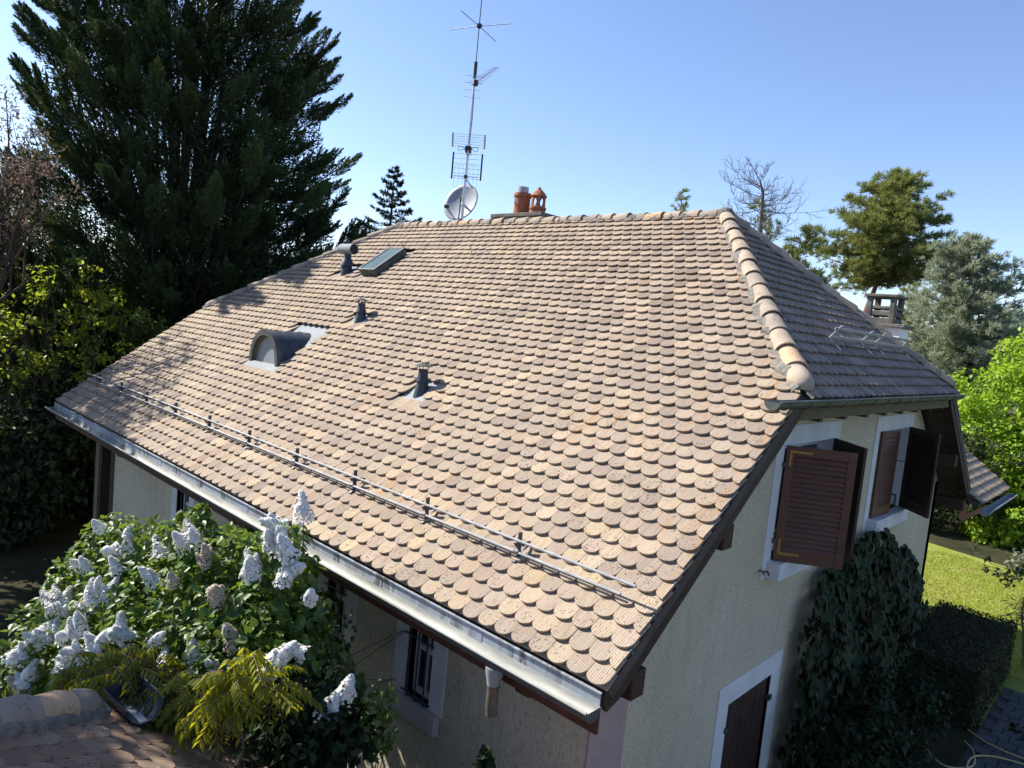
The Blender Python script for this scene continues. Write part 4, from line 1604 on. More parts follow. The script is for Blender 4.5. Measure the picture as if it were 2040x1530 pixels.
def leaf_mesh(name, C, Dr, Nr, Ln, Wd, tint, mat, parent, fold=.22, shape='diamond', curl=0.0):
    """every leaf its own small folded blade; all leaves of one crown are one mesh"""
    n = len(C)
    Ln = np.broadcast_to(Ln, (n,))[:, None]
    Wd = np.broadcast_to(Wd, (n,))[:, None]
    Dr = norm_rows(Dr)
    S = norm_rows(np.cross(Dr, Nr))
    Nn = np.cross(S, Dr)
    if shape == 'tri':
        base = C - Dr * Ln * .5
        V = np.stack([base - S * Wd * .5, base + S * Wd * .5, C + Dr * Ln * .5], 1).reshape(-1, 3)
        k = 3
        F = np.arange(n * 3).reshape(-1, 3)
        fl = 3
    elif shape == 'diamond':
        base = C - Dr * Ln * .5
        tip = C + Dr * Ln * .5 - Nn * Ln * curl
        lt = C - Dr * Ln * .08 + S * Wd * .5 + Nn * Wd * fold
        rt = C - Dr * Ln * .08 - S * Wd * .5 + Nn * Wd * fold
        V = np.stack([base, rt, tip, lt], 1).reshape(-1, 3)
        k = 4
        idx = np.arange(n)[:, None] * 4
        F = np.concatenate([idx + [0, 1, 2], idx + [0, 2, 3]], 1).reshape(-1, 3)
        fl = 3
    else:
        base = C - Dr * Ln * .42
        tip = C + Dr * Ln * .58 - Nn * Ln * curl
        l1 = C - Dr * Ln * .30 + S * Wd * .42 + Nn * Wd * fold
        l2 = C + Dr * Ln * .08 + S * Wd * .46 + Nn * Wd * fold
        r1 = C - Dr * Ln * .30 - S * Wd * .42 + Nn * Wd * fold
        r2 = C + Dr * Ln * .08 - S * Wd * .46 + Nn * Wd * fold
        V = np.stack([base, r1, r2, tip, l2, l1], 1).reshape(-1, 3)
        k = 6
        idx = np.arange(n)[:, None] * 6
        F = np.concatenate([idx + [0, 1, 2, 3], idx + [0, 3, 4, 5]], 1).reshape(-1, 4)
        fl = 4
    me = bpy.data.meshes.new(name)
    me.vertices.add(len(V))
    me.vertices.foreach_set('co', V.astype(np.float32).ravel())
    me.loops.add(F.size)
    me.loops.foreach_set('vertex_index', F.astype(np.int32).ravel())
    me.polygons.add(len(F))
    me.polygons.foreach_set('loop_start', np.arange(0, F.size, fl, dtype=np.int32))
    me.polygons.foreach_set('loop_total', np.full(len(F), fl, np.int32))
    me.update(calc_edges=True)
    a = me.attributes.new('tint', 'FLOAT', 'POINT')
    a.data.foreach_set('value', np.repeat(np.broadcast_to(tint, (n,)), k).astype(np.float32))
    me.validate()
    return link_mesh(name, me, mat, parent)

def tint_rand(n, lo=0., hi=1., g=rng):
    return np.clip(g.normal((lo + hi) / 2, (hi - lo) / 3.2, n), 0, 1)

def clump_leaves(centres, radii, per, g=rng, flat=.8):
    """gaussian puffs of leaf positions with outward/up normals"""
    C, O = [], []
    for c, r in zip(centres, radii):
        m = max(3, int(per * g.uniform(.7, 1.3)))
        d = rand_dirs(m, g)
        rr = r * g.uniform(.25, 1.0, (m, 1)) ** .6
        p = c + d * rr * np.array([1, 1, flat])
        C.append(p)
        O.append(d)
    return np.concatenate(C), np.concatenate(O)

def taper(mb, pts, r0, r1, n=6):
    m = len(pts)
    mb.tube(pts, [r0 + (r1 - r0) * i / (m - 1) for i in range(m)], n)

def wander(a, b, k, amp, g=random):
    a, b = np.asarray(a, float), np.asarray(b, float)
    L = np.linalg.norm(b - a)
    pts = [a]
    for i in range(1, k):
        pts.append(a + (b - a) * i / k + np.array([g.gauss(0, amp * L), g.gauss(0, amp * L), g.gauss(0, amp * L * .6)]))
    pts.append(b)
    return pts

# ---------------------------------------------------------------- large cypress
def plume_tree(name, label, base, prof, nbough, seed, mat, stems=9, zvis=14.6):
    """feathery cypress: rising stems, boughs that fan into dense upward plumes of small sprays"""
    g = np.random.default_rng(seed)
    rr = random.Random(seed)
    t = thing(name, label, 'tree', tuple(base))
    base = np.asarray(base, float)
    H = prof[-1][0]
    acam = math.atan2(CAM[1] - base[1], CAM[0] - base[0])
    zs, rs = [p[0] for p in prof], [p[1] for p in prof]
    mb = MB()
    for i in range(stems):
        a = 2 * math.pi * i / stems + rr.uniform(-.3, .3)
        top = H * rr.uniform(.55, .9)
        sp = rr.uniform(.2, .55) * np.interp(top, zs, rs)
        pts = [base + np.array([math.cos(a) * .25, math.sin(a) * .25, -.1])]
        for s_ in (.25, .5, .75, 1.0):
            pts.append(base + np.array([math.cos(a) * sp * s_ ** .8, math.sin(a) * sp * s_ ** .8, top * s_]) + np.array([rr.gauss(0, .12), rr.gauss(0, .12), 0]))
        taper(mb, pts, .17 if i else .26, .03, 7)
    C, Dr, Nr, Ln, Wd, Tn = [], [], [], [], [], []
    for b in range(nbough):
        z = g.uniform(1.2, zvis) if g.uniform() < .9 else g.uniform(zvis, H - .5)
        a = acam + g.uniform(-1.85, 1.85) if g.uniform() < .85 else g.uniform(0, 2 * math.pi)
        fr = g.uniform(.76, 1.12) if g.uniform() < .66 else g.uniform(.35, .8)
        R = np.interp(z, zs, rs) * fr * (1 + .12 * math.sin(3 * a + z * .9))
        out = np.array([math.cos(a), math.sin(a), 0.])
        ax = unit(out * g.uniform(.6, 1.0) + np.array([0, 0, g.uniform(.25, .95)]) + rand_dirs(1, g)[0] * .15)
        BL = g.uniform(1.4, 2.5) * (.55 + .45 * min(1, R / 4))
        tip = base + out * R + np.array([0, 0, z])
        root = tip - ax * BL
        if b % 3 == 0:
            taper(mb, [base + (root - base) * np.array([.25, .25, .55]), base + (root - base) * np.array([.6, .6, .8]), root, root + ax * BL * .6], .05, .008, 5)
        lit = g.normal(.02, .14)
        npl = int(g.integers(11, 17))
        for k in range(npl):
            u0 = (k + g.uniform()) / npl
            sd3 = unit(np.cross(rand_dirs(1, g)[0], ax))
            sd3 = unit(sd3 * np.array([1, 1, .55]))
            pax = unit(ax * g.uniform(.7, 1.2) + sd3 * g.uniform(.25, .85) * (1.1 - u0) + np.array([0, 0, .22]))
            p0 = root + ax * BL * (.1 + .72 * u0) + sd3 * .05
            PL = (.34 + .5 * (1 - u0)) * g.uniform(.75, 1.25)
            m = int(185 * PL / .6)
            u = g.uniform(0, 1, m) ** .85
            s2 = norm_rows(np.cross(rand_dirs(m, g), pax))
            flat = unit(np.cross(pax, out + rand_dirs(1, g)[0] * .5))
            s2 = norm_rows(s2 + flat * np.sign(s2 @ flat)[:, None] * 1.2)
            wid = (.02 + .17 * (1 - u) ** .8) * g.uniform(.1, 1, m)
            C.append(p0 + pax * PL * u[:, None] + s2 * wid[:, None])
            Dr.append(norm_rows(pax * g.uniform(.6, 1.1, (m, 1)) + s2 * g.uniform(.2, .8, (m, 1)) + rand_dirs(m, g) * .35))
            Nr.append(norm_rows(rand_dirs(m, g) * .8 + np.array([0, 0, .7]) + out * .5))
            Ln.append(g.uniform(.7, 1.35, m) * .085)
            Wd.append(g.uniform(.022, .034, m))
            Tn.append(np.clip(g.normal(.18 + .40 * u + .25 * u0 + lit, .13, m), 0, 1))  # lighter towards the plume tips: their sunlit tone is put into the tint
    # inner foliage, its shade put into a darker tint
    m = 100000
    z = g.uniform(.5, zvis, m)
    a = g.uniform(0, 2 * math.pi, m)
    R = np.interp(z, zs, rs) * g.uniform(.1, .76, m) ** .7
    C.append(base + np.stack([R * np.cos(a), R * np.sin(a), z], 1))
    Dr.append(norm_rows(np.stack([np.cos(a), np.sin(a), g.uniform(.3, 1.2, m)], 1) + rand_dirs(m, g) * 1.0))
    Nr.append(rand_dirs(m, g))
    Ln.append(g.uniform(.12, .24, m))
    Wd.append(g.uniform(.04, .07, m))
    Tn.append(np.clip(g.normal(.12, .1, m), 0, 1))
    mb.build('trunk', M['bark'], t)
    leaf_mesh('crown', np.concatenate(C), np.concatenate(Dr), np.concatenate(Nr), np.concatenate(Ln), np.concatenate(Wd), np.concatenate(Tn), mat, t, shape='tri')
    return t

cb = at(322, 760, 21.8)
plume_tree('cypress_tree', 'huge dark green feathery cypress towering behind the hip of the roof', (cb[0] - .4, cb[1] + .6, GZ),
           [(0, 4.9), (3, 5.7), (6, 5.75), (9, 5.3), (12, 4.5), (15, 3.5), (18, 2.2), (21, .4)], 470, 5, M['lf_cypress'])

# ---------------------------------------------------------------- generic broadleaf
def broad_tree(name, label, base, centre, rad, ncl, per, leaf, mat, seed, cat='tree', clr=.5, trunk_r=.12, limbs=9, shape='diamond', hollow=.35, bark='bark', group=None, tlo=0., thi=1., trunk_name='trunk', crown_name='crown'):
    g = np.random.default_rng(seed)
    rr = random.Random(seed)
    base, centre, rad = np.asarray(base, float), np.asarray(centre, float), np.asarray(rad, float)
    t = thing(name, label, cat, tuple(base), group)
    d = rand_dirs(ncl, g)
    r = g.uniform(hollow, 1.0, (ncl, 1)) ** .5
    lump = 1 + .18 * np.sin(d[:, :1] * 5 + seed) * np.cos(d[:, 2:] * 4 + seed)
    cl = centre + d * r * rad * lump
    keep = cl[:, 2] > GZ + .1
    cl = cl[keep]
    cr_ = clr * g.uniform(.6, 1.3, len(cl))
    C, O = clump_leaves(cl, cr_, per, g)
    n = len(C)
    up = np.array([0, 0, 1.])
    Dr = norm_rows(O * .6 + rand_dirs(n, g) * .8 + np.array([0, 0, -.25]))
    Nr = norm_rows(up * .9 + O * .5 + rand_dirs(n, g) * .6)
    L = leaf[0] * g.uniform(.65, 1.25, n)
    leaf_mesh(crown_name, C, Dr, Nr, L, L * leaf[1], tint_rand(n, tlo, thi, g), mat, t, shape=shape, curl=.12)
    mb = MB()
    fork = base + (centre - base) * .45
    taper(mb, wander(base + np.array([0, 0, -.05]), fork, 3, .03, rr), trunk_r, trunk_r * .7, 8)
    order = g.permutation(len(cl))[:limbs]
    for i in order:
        pts = wander(fork, cl[i], 4, .05, rr)
        taper(mb, pts, trunk_r * .5, .008, 5)
        for j in range(3):
            q = cl[g.integers(len(cl))]
            if np.linalg.norm(q - cl[i]) < rad.max() * .9:
                taper(mb, wander(pts[2], q, 3, .06, rr), trunk_r * .2, .005, 4)
    mb.build(trunk_name, M[bark], t)
    return t

# bright spring tree beyond the lawn
gb_ = ptz(1985, 1085, GZ)
broad_tree('spring_tree', 'bright lime green leafy tree at the far edge of the lawn', (1.6, 24.5, GZ), at(2075, 890, 25.5), (3.6, 3.4, 3.7), 420, 75, (.17, .72), M['lf_bright'], 21, clr=.55, trunk_r=.16)
broad_tree('spring_tree', 'lime green shrub-like tree with low boughs touching the lawn edge', (1.4, 22.0, GZ), at(2050, 1010, 23.5), (2.2, 2.0, 1.7), 170, 70, (.16, .72), M['lf_bright'], 22, clr=.45, trunk_r=.1)
broad_tree('shade_shrub', 'dark shrub filling the gap between the lawn and the lime trees', (-3.0, 23.5, GZ), (-3.2, 23.8, -1.6), (2.6, 1.4, 2.0), 120, 60, (.16, .6), M['lf_dark'], 23, 'shrub', .45, .08)
broad_tree('shade_shrub', 'dark laurel-like shrub standing deep under the lime trees', (2.6, 27.0, GZ), (2.8, 27.0, -.6), (4.5, 1.5, 2.9), 160, 60, (.2, .6), M['lf_dark'], 24, 'shrub', .6, .08)

# yellow-green sapling and dark undergrowth at the far left
sp_ = at(150, 640, 16.5)
broad_tree('sapling', 'sunlit yellow-green sapling in front of the dark cypress', (sp_[0], sp_[1], GZ), at(140, 655, 16.5), (1.15, 1.15, 1.9), 60, 24, (.13, .6), M['lf_young'], 31, clr=.26, trunk_r=.05, limbs=14, hollow=.1)
broad_tree('sapling', 'small sunlit yellow-green sapling leaning beside the roof hip', (*at(250, 660, 17.5)[:2], GZ), at(265, 655, 17.5), (.9, .9, 1.2), 30, 18, (.12, .6), M['lf_young'], 32, clr=.26, trunk_r=.04, limbs=10, hollow=.1, tlo=-.2, thi=.7)
broad_tree('sapling', 'slim yellow-green sapling by the left corner of the roof', (*at(60, 640, 15.5)[:2], GZ), at(40, 690, 15.5), (.9, .9, 1.5), 32, 20, (.12, .6), M['lf_young'], 33, clr=.26, trunk_r=.04, limbs=10, hollow=.1, tlo=-.3, thi=.7)
for k, (px, py, d, r, lab) in enumerate([
        (30, 560, 22, (3.0, 2.2, 3.6), 'dark evergreen shrub mass under the cypress boughs'),
        (190, 760, 21, (3.2, 2.2, 3.0), 'dark undergrowth bush behind the yellow-green saplings'),
        (40, 860, 19.5, (2.6, 2.0, 2.6), 'dense dark bush beside the shaded garden path'),
        (330, 690, 22.5, (2.6, 2.0, 2.6), 'dark bush hidden behind the low end of the roof hip'),
        (150, 960, 20.5, (2.4, 1.8, 1.7), 'low dark bush beneath the overhanging eaves corner'),
        (-60, 700, 17.5, (1.6, 2.0, 3.6), 'tall dark shrub at the garden boundary'),
        (100, 880, 16.5, (1.3, 1.0, 1.5), 'thick dark shrub in front of the shaded lawn at the eaves corner'),
        (0, 960, 15.0, (1.4, 1.1, 1.5), 'dark rounded shrub beside the lit patches of grass'),
        (215, 960, 17.5, (.9, .8, 1.3), 'dark slender shrub against the loggia post'),
        (430, 560, 24.0, (3.0, 2.0, 2.6), 'dark bush seen through the cypress trunks above the hip')]):
    c_ = at(px, py, d)
    broad_tree('shade_shrub', lab, (c_[0], c_[1], GZ), c_, r, 170, 62, (.18, .55), M['lf_dark'], 40 + k, 'shrub', .5, .1, tlo=-.1, thi=.8)

# reddish budding tree at the left, it throws the dappled shade onto the roof's end
pc = at(-35, 330, 14.5)
broad_tree('budding_tree', 'reddish brown budding tree with fine twigs before the cypress', (pc[0] - .4, pc[1] - .6, GZ), pc, (1.5, 1.5, 2.0), 90, 46, (.085, .5), M['lf_pink'], 51, clr=.32, trunk_r=.1, limbs=30, hollow=.15)
broad_tree('shade_tree', 'leafy garden tree beside the far end of the house', (-17.6, -3.6, GZ), (-17.4, -3.4, 5.0), (2.6, 2.3, 2.4), 150, 62, (.15, .6), M['lf_dark'], 52, clr=.45, trunk_r=.16, limbs=20)
broad_tree('shade_tree', 'leafy garden tree standing before the neighbouring building', (-9.4, -6.2, GZ), (-9.2, -6.0, 4.5), (2.3, 2.1, 2.4), 190, 72, (.15, .6), M['lf_dark'], 53, clr=.42, trunk_r=.16, limbs=16)
# ---------------------------------------------------------------- needle trees
def tuft_blades(tips, axes, per, ln, wd, g, spread=.8):
    n = len(tips) * per
    T_ = np.repeat(tips, per, 0)
    A_ = np.repeat(axes, per, 0)
    d = norm_rows(A_ + rand_dirs(n, g) * spread)
    L = ln * g.uniform(.7, 1.3, n)
    C = T_ + d * L[:, None] * .5 + rand_dirs(n, g) * ln * .25
    return C, d, norm_rows(rand_dirs(n, g) + np.array([0, 0, .6])), L

def pine_tree(name, label, base, H, trunk, crown, nlimb, mat, seed, bark, tuft=(.34, .05), per=12, dens=26, shape=None, zfrom=.35, trunk_r=.2, droop=.1):
    """limbs in loose whorls each carrying needle tufts on its outer half; crown(t)->radius, t in 0..1 of the crown"""
    g = np.random.default_rng(seed)
    rr = random.Random(seed)
    base = np.asarray(base, float)
    t = thing(name, label, 'tree', tuple(base))
    mb = MB()
    k = 8
    tp = [base + np.array([rr.gauss(0, .04) * i, rr.gauss(0, .04) * i, H * i / k - (.1 if i == 0 else 0)]) + np.asarray(trunk) * (i / k) ** 2 for i in range(k + 1)]
    taper(mb, tp, trunk_r, .02, 8)
    def on_trunk(f):
        i = min(int(f * k), k - 1)
        return tp[i] + (tp[i + 1] - tp[i]) * (f * k - i)
    tips, axes, tl = [], [], []
    for b in range(nlimb):
        f = zfrom + (1 - zfrom) * ((b + rr.random()) / nlimb)
        u = (f - zfrom) / (1 - zfrom)
        a = b * 2.399 + rr.uniform(-.5, .5)
        R = crown(u) * rr.uniform(.6, 1.12)
        p0 = on_trunk(f)
        out = np.array([math.cos(a), math.sin(a), 0])
        rise = R * (rr.uniform(-.05, .35) - droop + .35 * u)
        p1 = p0 + out * R + np.array([0, 0, rise])
        mid = p0 + out * R * .5 + np.array([0, 0, rise * .35 - .04 * R])
        pts = [p0, mid, p1]
        taper(mb, pts, .02 + .045 * trunk_r / .2 * (1 - u), .008, 5)
        m = max(4, int(dens * R / 2.2))
        for j in range(m):
            s_ = rr.uniform(.22, 1.0) if rr.random() < .8 else rr.uniform(.1, .5)
            p = (1 - s_) ** 2 * p0 + 2 * s_ * (1 - s_) * mid + s_ ** 2 * p1
            sd3 = np.array([rr.gauss(0, 1), rr.gauss(0, 1), rr.gauss(0, .5)]) * (.10 + .28 * R * .35 * (1.15 - s_))
            tips.append(p + sd3)
            axes.append(unit(out * .7 + np.array([0, 0, .6]) + sd3 * .8))
            tl.append(rr.gauss(.35 + .3 * s_, .2))
    tips, axes = np.array(tips), np.array(axes)
    C, d, nr, L = tuft_blades(tips, axes, per, tuft[0], tuft[1], g)
    leaf_mesh('crown', C, d, nr, L, L * tuft[1] / tuft[0], np.clip(np.repeat(np.array(tl), per) + g.normal(0, .1, len(C)), 0, 1), mat, t, fold=.05)
    mb.build('trunk', M[bark], t)
    return t

b1 = at(1728, 640, 42)
pine_tree('pine_tree', 'tall Scots pine with a bare orange trunk behind the concrete chimney cowl', (b1[0] - .4, b1[1], GZ), at(1755, 350, 42)[2] - GZ, (1.2, .0, 0),
          lambda u: (3.9 if u < .4 else 3.9 * (1 - (u - .4) / .62)) * (.7 + .3 * min(1, u * 6)) + .25, 100, M['lf_pine'], 61, 'bark_pine', (.30, .034), 26, 30, zfrom=.60, trunk_r=.30)
b2 = at(1905, 700, 33)
pine_tree('cedar_tree', 'broad grey-blue conifer to the right of the Scots pine', (b2[0], b2[1], GZ), 11.6, (.2, 0, 0),
          lambda u: 4.9 * (1 - u) ** .7 + .25, 190, M['lf_cedar'], 62, 'bark', (.24, .036), 18, 36, zfrom=.12, trunk_r=.24)
b2 = at(2060, 760, 36)
pine_tree('cedar_tree', 'grey-blue conifer half hidden behind the lime tree', (b2[0], b2[1], GZ), 9.0, (0, 0, 0),
          lambda u: 3.6 * (1 - u) ** .7 + .25, 90, M['lf_cedar'], 63, 'bark', (.28, .06), 11, 30, zfrom=.1, trunk_r=.2)
b3 = at(1578, 620, 30)
pine_tree('pine_tree', 'dark round-headed pine rising just behind the shaded hip', (b3[0], b3[1], GZ), at(1578, 455, 30)[2] - GZ, (0, 0, 0),
          lambda u: 1.7 * (1 - u) ** .5 + .2, 60, M['lf_pine'], 64, 'bark_pine', (.24, .03), 22, 30, zfrom=.4, trunk_r=.14)
b3 = at(1660, 640, 44)
pine_tree('pine_tree', 'lower green pine between the round-headed pine and the Scots pine', (b3[0], b3[1], GZ), 8.6, (0, 0, 0),
          lambda u: 2.6 * (1 - u) ** .6 + .2, 60, M['lf_pine'], 65, 'bark_pine', (.28, .034), 22, 30, zfrom=.3, trunk_r=.14)
b3 = at(1815, 640, 46)
pine_tree('pine_tree', 'yellow-green bushy pine between the Scots pine and the grey-blue conifer', (b3[0], b3[1], GZ), 10.6, (0, 0, 0),
          lambda u: 2.4 * (1 - u) ** .6 + .2, 60, M['lf_pine'], 66, 'bark_pine', (.28, .034), 22, 30, zfrom=.2, trunk_r=.14)
b3 = at(1500, 600, 33)
pine_tree('pine_tree', 'small pine crown at the foot of the dead tree beside the ridge end', (b3[0], b3[1], GZ), at(1488, 398, 33)[2] - GZ, (0, 0, 0),
          lambda u: 1.1 * (1 - u) ** .6 + .15, 36, M['lf_pine'], 67, 'bark_pine', (.24, .03), 22, 26, zfrom=.5, trunk_r=.12)
b3 = at(1342, 560, 34)
pine_tree('pine_tree', 'little pine tip peeping above the middle of the ridge', (b3[0], b3[1], GZ), at(1345, 384, 34)[2] - GZ, (0, 0, 0),
          lambda u: .95 * (1 - u) ** .6 + .1, 40, M['lf_pine'], 68, 'bark_pine', (.2, .028), 22, 22, zfrom=.55, trunk_r=.1)
bh = at(708, 560, 60)
pine_tree('pine_tree', 'tiny distant conifer tip above the hip beside the flue', (bh[0], bh[1], GZ), at(718, 474, 60)[2] - GZ, (0, 0, 0),
          lambda u: 1.2 * (1 - u) + .1, 30, M['lf_spruce'], 69, 'bark', (.4, .08), 10, 20, zfrom=.5, trunk_r=.12)

def spruce():
    """open spruce top with drooping cone-laden branches"""
    g = np.random.default_rng(71)
    rr = random.Random(71)
    top = at(787, 332, 27)
    base = np.array([top[0], top[1], GZ])
    H = top[2] - GZ
    t = thing('spruce_tree', 'dark spruce top hung with cones rising behind the ridge beside the satellite dish', 'tree', tuple(base))
    mb = MB()
    taper(mb, [base, base + (0, 0, H * .5), base + (0, 0, H)], .2, .012, 8)
    tips, axes = [], []
    for b in range(60):
        z = H - .1 - (b / 60) ** 1.05 * 5.2
        dz = H - z
        a = b * 2.399 + rr.uniform(-.4, .4)
        R = min(.12 + .42 * dz, 2.0) * rr.uniform(.75, 1.15)
        out = np.array([math.cos(a), math.sin(a), 0])
        p0 = base + (0, 0, z)
        m1 = p0 + out * R * .55 + np.array([0, 0, -.08 * R])
        p1 = p0 + out * R + np.array([0, 0, .22 * R])
        taper(mb, [p0, m1, p1], .02, .006, 4)
        for j in range(int(6 + 16 * R)):
            s_ = rr.uniform(.1, 1)
            p = (1 - s_) ** 2 * p0 + 2 * s_ * (1 - s_) * m1 + s_ ** 2 * p1
            sd3 = np.cross(out, (0, 0, 1)) * rr.gauss(0, .22 * R * (1.1 - s_) + .02)
            tips.append(p + sd3)
            axes.append(unit(out + sd3 * 2 + np.array([0, 0, .5])))
    C, d, nr, L = tuft_blades(np.array(tips), np.array(axes), 14, .13, .03, g, .7)
    leaf_mesh('crown', C, d, nr, L, .028, tint_rand(len(C), 0, .8, g), M['lf_spruce'], t, fold=.05)
    mb.build('trunk', M['bark'], t)
    for b in range(26):
        a = rr.uniform(0, 6.28)
        dz = rr.uniform(.3, 1.7)
        r = (.1 + .36 * dz) * rr.uniform(.3, .95)
        p = base + np.array([math.cos(a) * r, math.sin(a) * r, H - dz])
        MB().lathe(p, [(.008, 0.0), (.03, -.03), (.034, -.08), (.022, -.14), (.004, -.16)], 7).build('cone', M['bark'], t)
spruce()

def dead_tree():
    rr = random.Random(81)
    top = at(1482, 338, 30)
    foot = at(1514, 470, 30)
    base = np.array([foot[0] - .3, foot[1], GZ])
    H = top[2] - GZ
    t = thing('dead_tree', 'leafless dead tree with bare grey branches against the sky behind the ridge end', 'tree', tuple(base))
    trunk = MB()
    tw = MB()
    tp = [base, base + (0, 0, H * .4), np.array([foot[0], foot[1], foot[2]]), at(1520, 385, 30), at(1514, 360, 30)]
    taper(trunk, tp, .16, .035, 8)
    trunk.build('trunk', M['bark_grey'], t)
    def sub(p, d, L, r, lev):
        pts = [p]
        k = 4
        dd = d.copy()
        for i in range(k):
            dd = unit(dd + np.array([rr.gauss(0, .16), rr.gauss(0, .16), rr.gauss(.05, .14)]))
            pts.append(pts[-1] + dd * L / k)
        taper(tw, pts, r, max(r * .35, .004), 4)
        if lev <= 0:
            return
        for i in range(1, k + 1):
            for q in range(2 if lev > 1 else rr.choice([1, 2])):
                sd3 = unit(np.cross(dd, np.array([rr.gauss(0, 1), rr.gauss(0, 1), rr.gauss(0, 1)])))
                nd = unit(dd * .8 + sd3 * rr.uniform(.5, 1.0) + np.array([0, 0, .12]))
                sub(pts[i], nd, L * rr.uniform(.28, .5), r * .5, lev - 1)
    zbot, ztop = foot[2] - .6, at(1514, 362, 30)[2]
    for b in range(14):
        f = b / 13
        z = zbot + (ztop - zbot) * f
        i = 2 if z < tp[3][2] else 3
        if z < tp[2][2]:
            i = 1
        q = (z - tp[i][2]) / (tp[i + 1][2] - tp[i][2])
        p = tp[i] + (tp[i + 1] - tp[i]) * q
        a = b * 2.399
        d = unit(np.array([math.cos(a), math.sin(a), rr.uniform(.05, .5) + .3 * f]))
        L = (1.75 - .9 * f) * rr.uniform(.7, 1.15)
        sub(p, d, L, .022 * (1.2 - .5 * f), 2)
    for (tx, ty) in ((1444, 372), (1456, 342), (1480, 334), (1503, 346), (1556, 368), (1590, 402), (1602, 424), (1584, 442), (1460, 420), (1450, 396), (1540, 395)):
        e = at(tx, ty, 30 + rr.uniform(-.6, .6))
        q = rr.uniform(.2, .8)
        s0 = tp[2] + (tp[4] - tp[2]) * (.35 + .6 * max(0, (445 - ty) / 110) * .9)
        sub(s0, unit(e - s0 + np.array([0, 0, -.1])), np.linalg.norm(e - s0), .020, 2)
    sub(tp[-1], unit(np.array([-.5, -.3, 1])), .9, .02, 2)
    sub(tp[-1], unit(np.array([.3, .4, .8])), .6, .016, 2)
    o = tw.build('branches', M['bark_grey'], t)
dead_tree()

# ---------------------------------------------------------------- lilac
def panicle_mesh(k, mat, g):
    """cone of many small florets; local axis +Z, about 20 cm long"""
    n = 300
    u = g.uniform(0, 1, n) ** .85
    a = g.uniform(0, 2 * math.pi, n)
    r = .062 * (1 - u) ** .75 * (1 + .22 * np.sin(a * 3 + u * 9 + k)) + .006
    C = np.stack([r * np.cos(a), r * np.sin(a), u * .20 - .06], 1)
    O = norm_rows(np.stack([np.cos(a), np.sin(a), .35 + u], 1) + rand_dirs(n, g) * .35)
    dr = norm_rows(np.cross(O, rand_dirs(n, g)))
    o = leaf_mesh('flower_panicle', np.concatenate([C, C]), np.concatenate([dr, np.cross(O, dr)]), np.concatenate([O, O]),
                  np.full(2 * n, .028), np.full(2 * n, .017), tint_rand(2 * n, 0, 1, g), mat, None, fold=-.1)
    me = o.data
    bpy.data.objects.remove(o)
    return me

